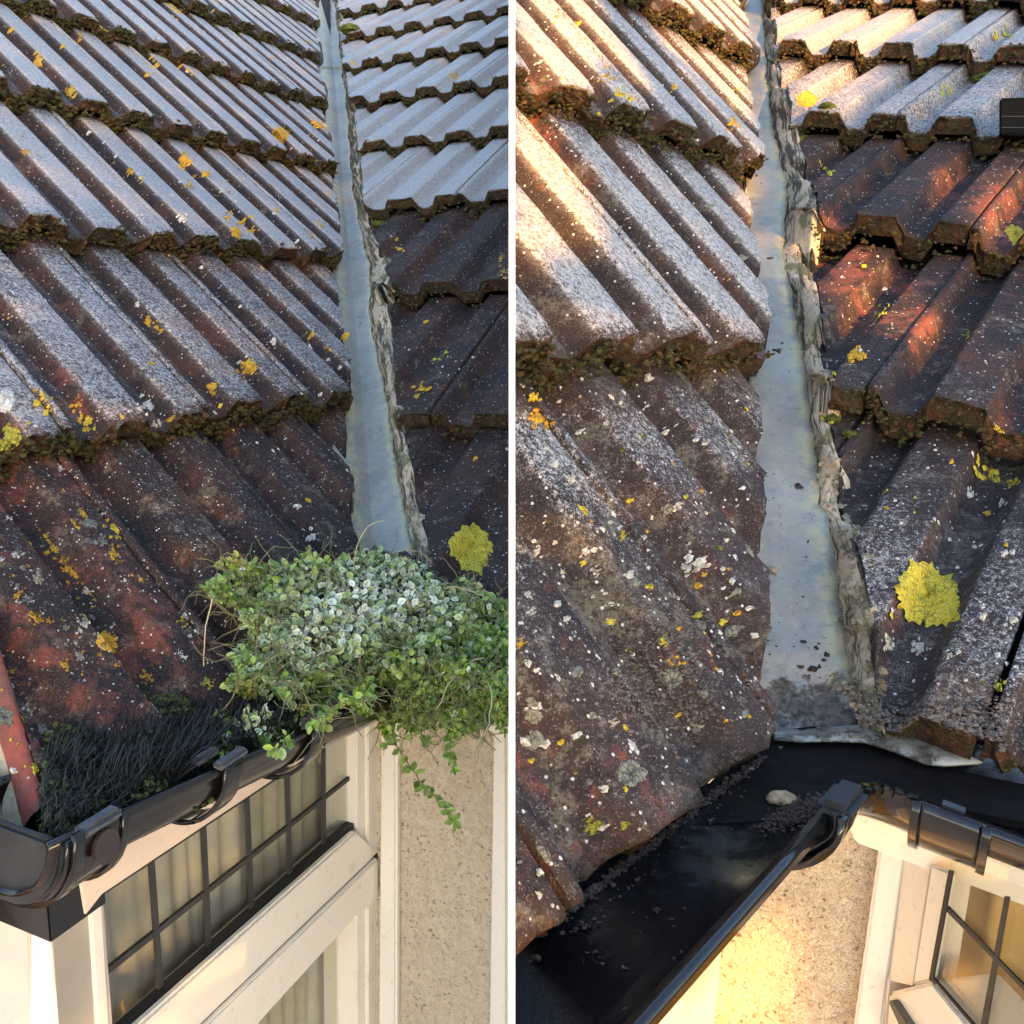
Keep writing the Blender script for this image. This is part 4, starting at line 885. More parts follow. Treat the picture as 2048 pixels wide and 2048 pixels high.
def lichen_disc(s, u0, v0, ru, rv, rg, col, thick, big=False):
    """jagged, lobed patch that follows the tile surface"""
    nA, nR = (64, 8) if big else (30, 5) if ru > .06 else (18, 3); V = []; k = math.floor(v0)
    ph = rg.uniform(0, 6.28, 6); am = rg.uniform(.06, .2, 6)*np.array([1, .9, .8, .7, .6, .5])*(.28 if big else 1)
    for r in range(nR+1):
        for a in range(nA):
            t = a/nA*6.2832; rr = 1+sum(am[i]*math.sin((i+2)*t+ph[i]) for i in range(6)) + rg.normal(0, .06)*(r == nR)
            f = r/nR*rr; u = u0+ru*f*math.cos(t); v = v0+rv*f*math.sin(t); vv = min(max(v, k+.003), k+.985)
            edge = (1-(r/nR)**4); n = float(heights(s, u, vv))+thick*(.35+.65*edge)*rg.uniform(.6, 1.3) if r < nR else float(heights(s, u, vv))-.0006
            V.append(SP(s, u, vv, n))
    F = [tuple(range(nA))]+[(r*nA+a, r*nA+(a+1) % nA, (r+1)*nA+(a+1) % nA, (r+1)*nA+a) for r in range(nR) for a in range(nA)]
    return np.array(V), F
LICH_ = [(a, b, c, d, e, None) for (a, b, c, d, e) in LICH if not any(a == q[0] and math.hypot(b-q[1], c-q[2]) < q[3]*.95 for q in [('L', 942, 1094, 60), ('R', 1858, 1188, 90), ('R', 1231, 569, 26), ('L', 216, 1281, 24), ('L', 352, 1316, 24), ('L', 246, 1192, 20), ('L', 562, 269, 18), ('L', 762, 387, 18), ('R', 1613, 198, 18), ('R', 1262, 1546, 30), ('L', 8, 800, 22), ('R', 2031, 466, 24)])]
def lichen_px(s, x, y, r, rg, thick, big=False):
    nA, nR = (72, 8) if big else (26, 3) if r > 8 else (16, 2); V = []; u0, v0 = place(s, x, y); k = math.floor(v0)
    ph = rg.uniform(0, 6.28, 9); hm = np.array([2, 3, 4, 5, 7, 9, 12, 16, 21])
    am = rg.uniform(.03, .10, 9)*(np.array([1, .9, .7, .6, .5, .5, .4, .4, .3]) if big else np.array([1.6, 1.5, 1.4, 1.3, 1.3, 1.1, .9, .0, .0]))
    for q in range(nR+1):
        for a in range(nA):
            t = a/nA*6.2832; rr = max(.35, 1+float((am*np.sin(hm*t+ph)).sum())+rg.normal(0, .05)*(q == nR)); f = q/nR*rr
            u, v = place(s, x+r*f*math.cos(t), y+r*f*math.sin(t)*.92); vv = min(max(v, k+.003), k+.985)
            h = float(heights(s, u, vv)); n = h+thick*(.35+.65*(1-(q/nR)**4))*rg.uniform(.5, 1.4) if q < nR else h-.0006
            V.append(SP(s, u, vv, n))
    V = np.array(V); c = V[:nA].mean(0); wr = r/FPX*proj(c[None])[0, 2]
    dd = V-c; ln = np.linalg.norm(dd, axis=1, keepdims=True); lim = wr*2.4
    if (ln > lim).mean() > .02 and not big:      # would smear across a steep flank: keep it small and round there
        V2, F2 = lichen_disc(s, u0, v0, wr/np.linalg.norm(s.e)*.8, wr/np.linalg.norm(s.s)*.8, rg, None, thick); return V2, F2
    return V, [tuple(range(nA))]+[(q*nA+a, q*nA+(a+1) % nA, (q+1)*nA+(a+1) % nA, (q+1)*nA+a) for q in range(nR) for a in range(nA)]
stuffL = {}; bigs = []
rgl = np.random.default_rng(77)
BIGL = [('L', 942, 1094, 46, Y_, 'large round golden lichen on the right-hand tile above the plant'),
        ('R', 1858, 1188, 66, Y_, 'large round golden lichen on the lowest right-hand tile above the open gutter'),
        ('R', 1231, 569, 20, Y_, 'golden lichen rosette on a dark flank between two frosted ribs, in shade'),
        ('L', 216, 1281, 27, O_, 'orange lichen patch on a rib of the lowest left course, between two white ones'),
        ('L', 352, 1316, 25, Wh, 'white frilled lichen nearest the bristle brush'),
        ('L', 246, 1192, 22, Wh, 'white lichen patch beside the row of orange lichen on the lowest left course'),
        ('L', 562, 269, 18, O_, 'orange lichen above the zinc on the third frosted course'),
        ('L', 762, 387, 21, O_, 'orange lichen at the valley end of the lowest frosted right-hand course'),
        ('R', 1613, 198, 19, O_, 'orange lichen at the valley end of the frosted course with the black box'),
        ('R', 1262, 1546, 30, Gr, 'round pale grey lichen on the lowest left course above the open gutter'),
        ('L', 8, 800, 24, Wh, 'thick white lichen at the frame edge above the red worn tile'),
        ('R', 2031, 466, 22, Y_, 'bright yellow lichen on the sunlit orange tile nose at the right edge')]
for (nm, x, y, r, col, lab) in BIGL+LICH_:
    big = lab is not None
    H = HS[nm]; s = which(H, x, y); u, v = place(s, x, y)
    P = SP(s, u, v, 0); dpt = proj(P)[0, 2]; wr = r/FPX*dpt
    dux = np.linalg.norm(proj(SP(s, u+.02, v))[0, :2]-proj(P)[0, :2])/.02; ru = min(r/dux, wr/np.linalg.norm(s.e)*1.7)
    dvx = proj(SP(s, u, v+.02))[0, :2]-proj(P)[0, :2]; dv = np.linalg.norm(dvx)/.02
    rr_m = wr*(1.0 if s.kind == 1 else 1.25); ru = rr_m/np.linalg.norm(s.e); rv = rr_m/np.linalg.norm(s.s)*1.15
    if col == 'lich_red': continue
    thick = {'lich_red': .0004, 'lich_grey': .0011}.get(col, .0016)*(1.5 if r > 30 else 1)
    V, F = lichen_px(s, x, y, r, rgl, thick*(.8 if big else 1), big)
    if big:
        o = obj('lichen', V, F, M[col], None, False); clip_side(o, nm); tag(o, lab, 'lichen'); continue
    if not half_ok(nm, V).all(): continue
    if r > 8 and col in ('lich_orange', 'lich_yellow', 'lich_white', 'lich_lime'):
        mb = stuffL.setdefault((nm, col), MB()); n_ = 11 if r > 12 else 6
        for q in range(n_):
            t_ = rgl.uniform(0, 6.28); rr_ = rgl.uniform(.35, 1.3); sc = rgl.uniform(.16, .42)
            V, F = lichen_px(s, x+r*rr_*math.cos(t_), y+r*rr_*math.sin(t_), r*sc, rgl, thick*rgl.uniform(.7, 1.4))
            if half_ok(nm, V).all(): mb.add(V, F)
        V, F = lichen_px(s, x, y, r*.68, rgl, thick)
    mb = stuffL.setdefault((nm, col), MB()); mb.add(V, F)
rgd = np.random.default_rng(91)
for q in range(520):
    x, y = rgd.uniform(0, 430), rgd.uniform(930, 1500)
    if rgd.random() < .35: x, y = rgd.normal(130, 70), rgd.normal(1230, 110)
    if not (2 < x < 640 and 900 < y < 1500) or y > 1640-.62*x: continue
    col = [O_, O_, Y_, Wh, Wh, Gr, Gr][int(rgd.integers(7))]; u, v = place(HS['L'].s1, x, y)
    if v < .1: continue
    r = min(13, rgd.gamma(2., 1.8)+1.2)*(1.5 if col == Gr else 1); V, F = lichen_px(HS['L'].s1, x, y, r, rgd, .0009)
    stuffL.setdefault(('L', col), MB()).add(V, F)
for q in range(200):
    x, y = rgd.uniform(1032, 1560), rgd.uniform(780, 1800)
    if x > xat(ZL['R'], y)-6: continue
    col = [Wh, Wh, Gr, Gr, Gr, O_][int(rgd.integers(6))]; u, v = place(HS['R'].s1, x, y)
    if v < .1: continue
    r = min(12, rgd.gamma(1.8, 1.2)+.8)*(1.9 if col == Gr else .7); V, F = lichen_px(HS['R'].s1, x, y, r, rgd, .0006)
    if half_ok('R', V).all(): stuffL.setdefault(('R', col), MB()).add(V, F)
for (nm, col), mb in stuffL.items():
    # fine specks of the same colour scattered over the tiles
    H = HS[nm]; n = {O_: 90 if nm == 'L' else 30, Y_: 60 if nm == 'L' else 30, Lm: 12, Wh: 330 if nm == 'L' else 200, Gr: 40}[col]; rg = np.random.default_rng(hash(col) % 1000 if False else len(col)*7+(nm == 'L'))
    cnt = 0; tries = 0
    while cnt < n and tries < n*12:
        tries += 1
        x = rg.uniform(0, 1016) if nm == 'L' else rg.uniform(1032, 2048); y = rg.uniform(0, 1560) if nm == 'L' else rg.uniform(0, 1800)
        if xat(ZL[nm], y) < x < xat(CR[nm], y)+6: continue
        s = which(H, x, y); u, v = place(s, x, y)
        if v < .1 or v > 7.5: continue
        if s.kind == 2 and col == O_ and v < 2.5 and rg.random() < .6: continue
        dpt = proj(SP(s, u, v))[0, 2]; wr = rg.uniform(.0007, .0019)*(1.25 if nm == 'L' else .85); ru = wr/np.linalg.norm(s.e)
        if rg.random() < .1: ru *= 1.7
        V, F = lichen_disc(s, u, v, ru, ru*np.linalg.norm(s.e)/np.linalg.norm(s.s)*rg.uniform(.9, 1.8), rg, col, .0007)
        if half_ok(nm, V).all(): mb.add(V, F); cnt += 1
    o = mb.build('lichen', M[col], None, True)
    side = 'house with the planted gutter' if nm == 'L' else 'house with the cleared gutter'
    w_ = 'scattered worn red patches' if col == Rd_ else f'scattered {NAMES[col]} lichen patches'
    tag(o, f'{w_} on the tiles of the {side}', 'lichen', None, 'stuff')

# green moss cushions
def cushion(nm, x, y, r, label, hgt=.6, mname='green_moss', cat='moss cushion'):
    H = HS[nm]; s = which(H, x, y); u, v = place(s, x, y); P = SP(s, u, v, float(heights(s, u, v))); d = proj(P)[0, 2]; R = r/FPX*d
    rg = np.random.default_rng(int(x)); n = 420; q = rg.normal(size=(n, 3)); q /= np.linalg.norm(q, axis=1)[:, None]; q[:, 2] = abs(q[:, 2])*hgt
    C = P+q*R*rg.uniform(.80, 1.0, (n, 1)); core = P+(IV*np.array([1, 1, hgt]))*R*.9
    o = blobs('moss_cushion', np.vstack([C, P[None]+Z*R*.1]), np.concatenate([np.full(n, R*.13), [R*.8]]), M[mname], nm, None, rg, .8)
    if o: tag(o, label, cat)
for a in [('L', 704, 73, 20, 'bright green moss cushion beside the zinc near the top of the left roof valley'),
          ('L', 757, 434, 17, 'pale green moss cushion on the mortar at the first dark right-hand course'),
          ('R', 1975, 126, 26, 'vivid green moss cushion on a blue frosted tile'),
          ('R', 1604, 262, 30, 'large green moss cushion where mortar meets the first dark course'),
          ('R', 1650, 256, 16, 'small flat green moss cushion on the dark course edge'),
          ('R', 1671, 798, 15, 'grey-green moss tuft below the second dark course beside the mortar'),
          ('R', 1699, 866, 14, 'small bright green moss tuft beside the mortar')]: cushion(*a)

# crumbs and leaf bits on the zinc of the right house
H = HS['R']; rg = np.random.default_rng(9); C = []; Rr = []
def on_zinc(H, px, py, lift=.001):
    P0, d = H.fold; a = hit(px, py, P0, H.s1.n); b = hit(px, py, P0, H.s2.n)
    return (a if proj(a)[0, 2] < proj(b)[0, 2] else b)+Z*lift
for x, y, r in [(1080, 1840, 22), (1048, 1880, 9), (1050, 1842, 6), (1095, 90, 0), (975, 980, 12), (940, 695, 5), (945, 580, 6), (935, 380, 6), (1025, 1700, 4)]:
    if r: C.append(on_zinc(H, x/1.887+1024, y/1.887)); Rr.append(r/1.887/FPX*proj(C[-1])[0, 2])
for x, y, r in [(1112, 90, 8), (1118, 118, 12), (1062, 165, 8), (1110, 175, 7), (1060, 68, 5), (1098, 325, 7), (1080, 290, 4), (1075, 350, 4), (1175, 130, 4), (1100, 495, 11), (1150, 520, 14), (1185, 545, 16), (1175, 565, 12), (965, 490, 8), (1130, 600, 22), (1090, 590, 14), (1160, 590, 16)]:
    C.append(on_zinc(H, x/1.887+1024, y/1.887+1024)); Rr.append(r/1.887/FPX*proj(C[-1])[0, 2])
for i in range(420):
    y = 1480-abs(rg.normal(0, 90)); x = rg.uniform(xat(ZL['R'], y)+3, xat(ZR['R'], y)+6); C.append(on_zinc(H, x, y, .0005)); Rr.append(rg.uniform(.0004, .0016))
C2 = C; o = blobs('debris', np.array(C), np.array(Rr), M['crumb'], 'R', None, rg, .6); tag(o, 'dark crumbs of dirt lying on the zinc valley above the open gutter', 'debris', None, 'stuff')
H = HS['L']; C = []; Rr = []
for i in range(15):
    y = rg.uniform(0, 900); x = rg.uniform(xat(ZL['L'], y)+4, xat(ZR['L'], y)-3); C.append(on_zinc(H, x, y, .0006)); Rr.append(rg.uniform(.0006, .0017))
for i in range(10): C.append(on_zinc(H, 718+rg.normal(0, 3), 650+rg.normal(0, 5), .001)); Rr.append(.0018)
o = blobs('debris', np.array(C), np.array(Rr), M['crumb'], 'L', None, rg, .5); tag(o, 'tiny dark specks of dirt on the zinc valley above the plant', 'debris', None, 'stuff')
# dirt in the open gutter
H = HS['R']; s1, s2 = H.s1, H.s2; C = []; Rr = []
def in_gut(px, py):      # point of the inside of the first trough seen at a pixel
    d = ray(px, py); d = d/np.linalg.norm(d); ax = s1.eu; c = gr1(0.); w0 = CAM-c
    a = d-(d @ ax)*ax; b = w0-(w0 @ ax)*ax; R = R_-.003; a = a*np.array([1, 1, 1/.62]); b = b*np.array([1, 1, 1/.62])
    A_, B_, C_ = a @ a, 2*a @ b, b @ b-R*R; D = B_*B_-4*A_*C_
    if D < 0: return None
    return CAM+d*((-B_+math.sqrt(D))/(2*A_))
for x, y, r in [(545, 1508, 20), (85, 1690, 26), (315, 1668, 15), (430, 1728, 16), (615, 1690, 9), (430, 1880, 10), (695, 1492, 4), (1030, 1290, 8)]:
    P = in_gut(x/1.887+1024, y/1.887+1024)
    if P is None: continue
    rr = r/1.887/FPX*proj(P)[0, 2]
    for i in range(14): C.append(P+rg.normal(0, rr*.4, 3)+Z*rr*.2); Rr.append(rr*rg.uniform(.3, .5))
o = blobs('dirt_lump', np.array(C), np.array(Rr), M['soil'], 'R', None, rg, .6); tag(o, 'brown lumps of dirt stuck inside the open black gutter', 'debris', None, 'stuff')
C = []; Rr = []
for i in range(2400):    # silt bank at the corner and along the tile edge
    if i < 900:
        px, py = rg.normal(1592, 34), rg.normal(1630, 11); py += (1600-px)*.28
    elif i < 2300:
        t = rg.random(); px, py = 1545-t*470+rg.normal(0, 3), 1500+t*372+rg.normal(0, 4)+2
    else:
        t = rg.random(); px, py = 1560-t*420+rg.normal(0, 12), 1515+t*350+abs(rg.normal(0, 16))
    P = in_gut(px, py)
    if P is None or (P-gr1(0)) @ s1.eu > tc[0]+.03: continue
    C.append(P+Z*abs(rg.normal(0, .0015))); Rr.append(rg.uniform(.0004, .0013))
o = blobs('silt', np.array(C), np.array(Rr), M['soil'], 'R', None, rg, .5); tag(o, 'dark wet silt lying along the tile edge inside the open gutter', 'silt', None, 'stuff')
# grime over the lowest tiles and tile feet of the right house
C = []; Rr = []
for i in range(2600):
    px, py = (rg.uniform(1660, 2060), rg.normal(1452, 26)) if i < 1500 else (rg.normal(1330, 60), rg.normal(1360, 70))
    s = which(H, px, py); u, v = place(s, px, py)
    if v < .0 or v > .9: continue
    C.append(SP(s, u, v, float(heights(s, u, v)))); Rr.append(rg.uniform(.0005, .0017))
o = blobs('grime', np.array(C), np.array(Rr), lichen_material('pale_grime', (.075, .055, .05), (.22, .19, .17), (.035, .025, .02)), 'R', None, rg, .5); tag(o, 'crumbly pale and brown grime on the lowest tiles above the open gutter', 'grime', None, 'stuff')
# stone in the gutter
P = in_gut(1564, 1606)
rg = np.random.default_rng(5)
bm = bmesh.new(); bmesh.ops.create_icosphere(bm, subdivisions=4, radius=1)
Rs = 27/FPX*proj(P)[0, 2]
cx = unit(MW[:, 0]); cy = unit(np.cross(Z, cx))
V = np.array([v.co[:] for v in bm.verts]); F = [[v.index for v in f.verts] for f in bm.faces]; bm.free()
V = V*(1+fbm(V, 2.2, 3)*.16+fbm(V, 7, 4)*.06)[:, None]
V = P+Z*Rs*.35+Rs*(V[:, :1]*1.1*cx+V[:, 1:2]*.8*cy+V[:, 2:3]*.55*Z)
o = obj('stone', V, F, M['stone'], None, True); tag(o, 'buff flat stone lying in the corner of the open gutter', 'stone')
# dry leaf fragment on the zinc
def leaf_mesh(P, axis, nrm, L, Wd):
    axis = unit(axis); nrm = unit(nrm-(nrm @ axis)*axis); sd = np.cross(nrm, axis)
    V = [P, P+axis*L*.3+sd*Wd*.5+nrm*.0015, P+axis*L*.75+sd*Wd*.4+nrm*.001, P+axis*L, P+axis*L*.75-sd*Wd*.4+nrm*.001, P+axis*L*.3-sd*Wd*.5+nrm*.0015, P+axis*L*.5]
    return V, [(0, 1, 6), (1, 2, 6), (2, 3, 6), (3, 4, 6), (4, 5, 6), (5, 0, 6)]
P = on_zinc(HS['R'], 970/1.887+1024, 215/1.887+1024, .002); V, F = leaf_mesh(P, np.array([.3, -.9, -.3]), Z, .011, .006); o = obj('dead_leaf', V, F, M['stone'], None); tag(o, 'small dry buff leaf on the left side of the lower zinc valley', 'leaf')
# black box at the edge of the right house's roof
s = HS['R'].s2; mb = MB(); P0 = hit(2025, 230, s.O+s.n*.02, s.n); nf = unit(CAM-P0); nf[2] *= .3; nf = unit(nf)
P_ = [hit(x, y, P0, nf) for x, y in [(1999, 196), (2075, 194), (2075, 272), (1999, 269)]]; mb.prism(P_, -nf*.045); bb = mb.build('black_box', M['box'], None, False, .002)
tag(bb, 'small black ribbed plastic box at the right end of the frosted tiles', 'box')
for yy_ in (232, 254):
    mb = MB(); P_ = [hit(x, y, P0, nf) for x, y in [(2003, yy_), (2075, yy_), (2075, yy_+1.6), (2003, yy_+1.6)]]; mb.prism([p+nf*.0006 for p in P_], -nf*.001); mb.build('rib', M['dusty_black'], bb)

# ------------------------------------------------------------------ plant in the left gutter
H = HS['L']; s1, s2 = H.s1, H.s2
def poly_in(px, py, poly):
    n = len(poly); c = False; j = n-1
    for i in range(n):
        xi, yi = poly[i]; xj, yj = poly[j]
        if (yi > py) != (yj > py) and px < (xj-xi)*(py-yi)/(yj-yi)+xi: c = not c
        j = i
    return c
PL = [(x/1.887, y/1.887+1024) for x, y in [(760, 290), (800, 240), (870, 250), (830, 200), (880, 165), (960, 190), (1050, 200), (1120, 200), (1165, 130), (1190, 170), (1260, 190), (1340, 155), (1400, 140), (1480, 165), (1540, 165), (1590, 190), (1640, 255), (1700, 270), (1760, 250), (1820, 280), (1870, 320), (1925, 350), (1925, 850), (1870, 800), (1790, 810), (1720, 850), (1660, 800), (1590, 830), (1560, 850), (1500, 800), (1460, 850), (1420, 770), (1330, 740), (1280, 720), (1250, 760), (1210, 830), (1160, 800), (1130, 760), (1080, 740), (1060, 680), (960, 700), (900, 690), (860, 650), (900, 600), (880, 540), (930, 500), (970, 470), (920, 420), (900, 350), (860, 330), (800, 330)]]
PL2 = [(x/1.887, y/1.887+1024) for x, y in [(900, 780), (940, 740), (1000, 740), (1060, 760), (1100, 790), (1095, 880), (1040, 920), (1010, 890), (950, 880), (910, 850)]]
PL3 = [(x/1.887, y/1.887+1024) for x, y in [(820, 760), (860, 740), (890, 800), (880, 860), (900, 940), (870, 950), (840, 900)]]
def base_t(px, py):
    d = ray(px, py); ts = []
    for s in (s1, s2):
        t = ((s.O+s.n*.0-CAM) @ s.n)/(d @ s.n)
        if t > 0: ts.append(t)
    t = min(ts)
    # below the eaves: the hanging curtain of stems just outside the gutter rims
    for s in ((s2,) if px > 742 else (s1,)):
        P = CAM+d*t
        if (P-H.O) @ s.i < -.035:
            n = -s.i; t2 = ((H.O-s.i*.062-CAM) @ n)/(d @ n); t = t2 if t2 > 0 else t
    return t, d
def rand_in(poly, n, rg):
    xs = [p[0] for p in poly]; ys = [p[1] for p in poly]; out = []
    while len(out) < n:
        x, y = rg.uniform(min(xs), max(xs)), rg.uniform(min(ys), max(ys))
        if poly_in(x, y, poly): out.append((x, y))
    return out
rg = np.random.default_rng(31)
plant = empty('trailing_plant', H.O); tag(plant, 'small-leaved green plant whitened by frost, trailing from the gutter corner', 'plant')
LV = []; LF = []; LT = []; nleaf = 0; heroes = []
def add_leaf(P, axis, nrm, L, Wd, frost, tone, dead, hero=False, cup=.0):
    axis = unit(axis); nrm = nrm-(nrm @ axis)*axis
    nrm = unit(nrm); sd = np.cross(nrm, axis)
    pts = [(0, 0), (.18, .30), (.45, .50), (.75, .36), (1, 0), (.75, -.36), (.45, -.50), (.18, -.30)]
    V = [P+axis*L*a+sd*Wd*b+nrm*(abs(b)*Wd*.35+cup*(a-.5)**2*L) for a, b in pts]+[P+axis*L*.30, P+axis*L*.62]
    F = [(0, 1, 8), (1, 2, 8), (2, 9, 8), (2, 3, 9), (3, 4, 9), (4, 5, 9), (5, 6, 9), (6, 8, 9), (6, 7, 8), (7, 0, 8)]
    ef = min(1, frost*1.15); cf = max(0, frost-.5)*1.0
    T = [[tone, ef, dead]]*8+[[tone, cf, dead]]*2
    return np.array(V), F, np.array(T)
allv, allf, allt = [], [], []; cnt = 0
def emit(V, F, T, keep_hero):
    global cnt
    if not half_ok('L', V).all(): return
    if keep_hero and len(heroes) < 260: heroes.append((V, F, T)); return
    allv.append(V); allt.append(T); allf.extend([tuple(i+cnt for i in f) for f in F]); cnt += len(V)
def frost_at(x, y):
    X, Y = x*1.887, (y-1024)*1.887
    f = math.exp(-(((X-1450)/330)**2+((Y-330)/150)**2))*1.25+math.exp(-(((X-1130)/190)**2+((Y-520)/150)**2))*.75+math.exp(-(((X-1000)/80)**2+((Y-790)/60)**2))*.9
    f *= 1.0 if Y < 600 or X < 1120 else .35
    return min(1.05, f)
pts = rand_in(PL, 10500, rg)+rand_in(PL2, 190, rg)+rand_in(PL3, 70, rg)
stems = MB()
for q, (x, y) in enumerate(pts):
    t, d = base_t(x, y); dn = np.linalg.norm(d)
    near = rg.random()
    lift = .008+.065*near*math.exp(-((x-730)/170)**2-((y-1210)/130)**2)+.018*near+.016*math.sin(x*.045+1)*math.sin(y*.06)
    P = CAM+d*(t-lift/dn)
    toc = unit(CAM-P)
    nr = unit(.45*toc+.55*Z+rg.normal(0, .45, 3)); axd = unit(rg.normal(0, 1, 3)+np.array([0, -.35, -.15]))
    L = rg.uniform(.0042, .0092)*(1.25 if near > .85 else 1); f = frost_at(x, y)*rg.uniform(.25, 1.1)+rg.normal(0, .10)
    if rg.random() < .05: f = .9*rg.random()
    V, F, T = add_leaf(P, axd, nr, L, L*rg.uniform(.55, .8), min(max(f, 0), 1), rg.random(), rg.random()*(1 if y < 1230 else .93))
    emit(V, F, T, near > .86 and rg.random() < .5)
def tube(mb, pts, r0, r1, n=5):
    pts = [np.asarray(p) for p in pts]; V = []; m = len(pts)
    for i, p in enumerate(pts):
        t = unit(pts[min(i+1, m-1)]-pts[max(i-1, 0)]); a = unit(np.cross(t, [.3, .2, .93])); b = np.cross(t, a); r = r0+(r1-r0)*i/(m-1)
        V += [p+r*(a*math.cos(k*6.283/n)+b*math.sin(k*6.283/n)) for k in range(n)]
    mb.add(V, [(i*n+k, i*n+(k+1) % n, (i+1)*n+(k+1) % n, (i+1)*n+k) for i in range(m-1) for k in range(n)]+[tuple(range(n)), tuple((m-1)*n+k for k in range(n))])
dead = MB()
# thin stems through the mass
for i in range(760):
    x, y = rand_in(PL, 1, rg)[0]; t, d = base_t(x, y); P = CAM+d*(t-rg.uniform(.01, .06)/np.linalg.norm(d)); pp = [P]; dr = unit(rg.normal(0, 1, 3))
    for k in range(5): dr = unit(dr+rg.normal(0, .35, 3)+np.array([0, 0, -.08])); pp.append(pp[-1]+dr*.009)
    if half_ok('L', np.array(pp)).all(): tube(stems, pp, .0006, .0004, 4)
for i in range(15):
    x, y = rand_in(PL, 1, rg)[0]; t, d = base_t(x, y); P = CAM+d*(t-.055/np.linalg.norm(d)); pp = [P]; dr = unit(rg.normal(0, 1, 3)*np.array([1, .5, .4])+np.array([0, -.2, .25]))
    for k in range(8): dr = unit(dr+rg.normal(0, .16, 3)+np.array([0, 0, -.13])); pp.append(pp[-1]+dr*.009)
    if half_ok('L', np.array(pp)).all(): tube(dead, pp, .0008, .0005, 4)
# hanging runners
def runner(pl, nn, lsz=.010, stemr=.0009):
    P = []
    for (x, y) in pl:
        x, y = x/1.887, y/1.887+1024
        n = -s1.i if False else -s2.i; P.append(hit(x, y, H.O-s2.i*.07, n))
    P = [np.array(p) for p in P]; Q = []
    for i in range(len(P)-1):
        for k in range(6): Q.append(P[i]+(P[i+1]-P[i])*k/6+rg.normal(0, .0007, 3))
    Q.append(P[-1]); tube(stems, Q, stemr, .0006, 5)
    for i in range(nn):
        f = i/(nn-1); f = min(1, f+rg.normal(0, .02)) if i < nn-5 else 1.; f = max(0, f); k = f*(len(Q)-1); a = Q[int(k)]; b = Q[min(int(k)+1, len(Q)-1)]; p = a+(b-a)*(k-int(k))
        L = lsz*rg.uniform(.7, 1.25); V, F, T = add_leaf(p, rg.normal(0, 1, 3)+np.array([0, 0, -.2]), unit(unit(CAM-p)+rg.normal(0, .4, 3)), L, L*.6, .05, rg.uniform(0, .6), rg.random()*.9); emit(V, F, T, True)
runner([(1470, 800), (1500, 880), (1545, 960), (1590, 1020), (1640, 1075), (1700, 1135), (1715, 1165)], 44, .0105)
runner([(1690, 800), (1695, 870), (1705, 920), (1710, 965)], 26, .009, .0005)
runner([(1465, 780), (1470, 830), (1462, 870)], 20, .012)
runner([(1560, 780), (1590, 840), (1600, 860)], 14, .012)
runner([(1700, 740), (1712, 800), (1706, 845)], 18, .014)
runner([(1790, 760), (1800, 800), (1790, 820)], 14, .012)
lm = obj('leaf_mass', np.vstack(allv), allf, M['leaf'], plant, False, {'tone': np.vstack(allt)}); lm['kind'] = 'stuff'
for V, F, T in heroes: obj('leaf', V, F, M['leaf'], plant, False, {'tone': T})
st = stems.build('stems', simple('green_stem', (.10, .13, .045), .6, 40, None, col2=(.22, .17, .08)), plant, True); st['kind'] = 'stuff'
ds = dead.build('dead_stems', simple('straw_stem', (.50, .42, .24), .8), plant, True); ds['kind'] = 'stuff'
# soil core under the leaves
C = []; Rr = []
for (x, y) in rand_in(PL, 1500, rg):
    t, d = base_t(x, y)
    P = CAM+d*(t+.002)
    if y > 1340 and x > 700: continue
    C.append(P); Rr.append(rg.uniform(.004, .010))
o = blobs('leaf_litter', np.array(C), np.array(Rr), M['soil'], 'L', None, rg, .6); tag(o, 'dark rotted litter packed in the gutter corner beneath the plant', 'leaf litter', None, 'stuff')
# ------------------------------------------------------------------ bristle brush and moss in the left gutter
BR = [(x/1.887, y/1.887+1024) for x, y in [(150, 1150), (150, 960), (180, 910), (260, 840), (420, 840), (560, 810), (600, 770), (760, 740), (850, 720), (900, 760), (840, 960), (740, 990), (480, 1110), (300, 1170), (200, 1175)]]
def gut_axis(px, py):
    best = None; d = ray(px, py)
    tq = ((H.O-Z*.0-CAM) @ Z)/(d @ Z); P = CAM+d*tq; return P
rg = np.random.default_rng(12); bv, bf, c_ = [], [], 0
for i in range(3400):
    t = rg.uniform(-.47, -.20); drop = GD(t)
    base = gl(t, drop)+s1.i*rg.uniform(-.040, .050)-Z*rg.uniform(-.006, .012)
    th = rg.uniform(-.75, .55); dr = unit(Z*math.cos(th)+s1.i*math.sin(th)*1.0+s1.eu*rg.normal(.1, .28)); Lb = rg.uniform(.014, .036)*(1 if t > -.42 else .6)
    cur = s1.eu*rg.normal(0, .007)-Z*.004*abs(th); p0, p1, p2, p3 = base, base+dr*Lb*.35, base+dr*Lb*.7+cur*.5, base+dr*Lb+cur*1.4
    q_ = proj(np.array([base, p3])); 
    if q_[1, 0] < 92 or q_[0, 0] < 70: continue
    sd = unit(np.cross(dr, unit(CAM-base)))*.00042
    V = [p0-sd, p0+sd, p1-sd, p1+sd, p2-sd*.8, p2+sd*.8, p3-sd*.4, p3+sd*.4]; up_ = unit(np.cross(sd, dr))*.0003
    V += [p0+up_, p1+up_, p2+up_, p3+up_*.5]
    F = [(0, 2, 9, 8), (8, 9, 3, 1), (0, 1, 3, 2), (2, 4, 10, 9), (9, 10, 5, 3), (2, 3, 5, 4), (4, 6, 11, 10), (10, 11, 7, 5), (4, 5, 7, 6)]
    bv += V; bf += [tuple(k+c_ for k in f) for f in F]; c_ += 12
brush = obj('gutter_brush', np.array(bv), bf, M['bristle'], None); tag(brush, 'black bristle gutter brush lying in the moss of the left gutter', 'gutter brush', None, 'stuff')
C = []; Rr = []
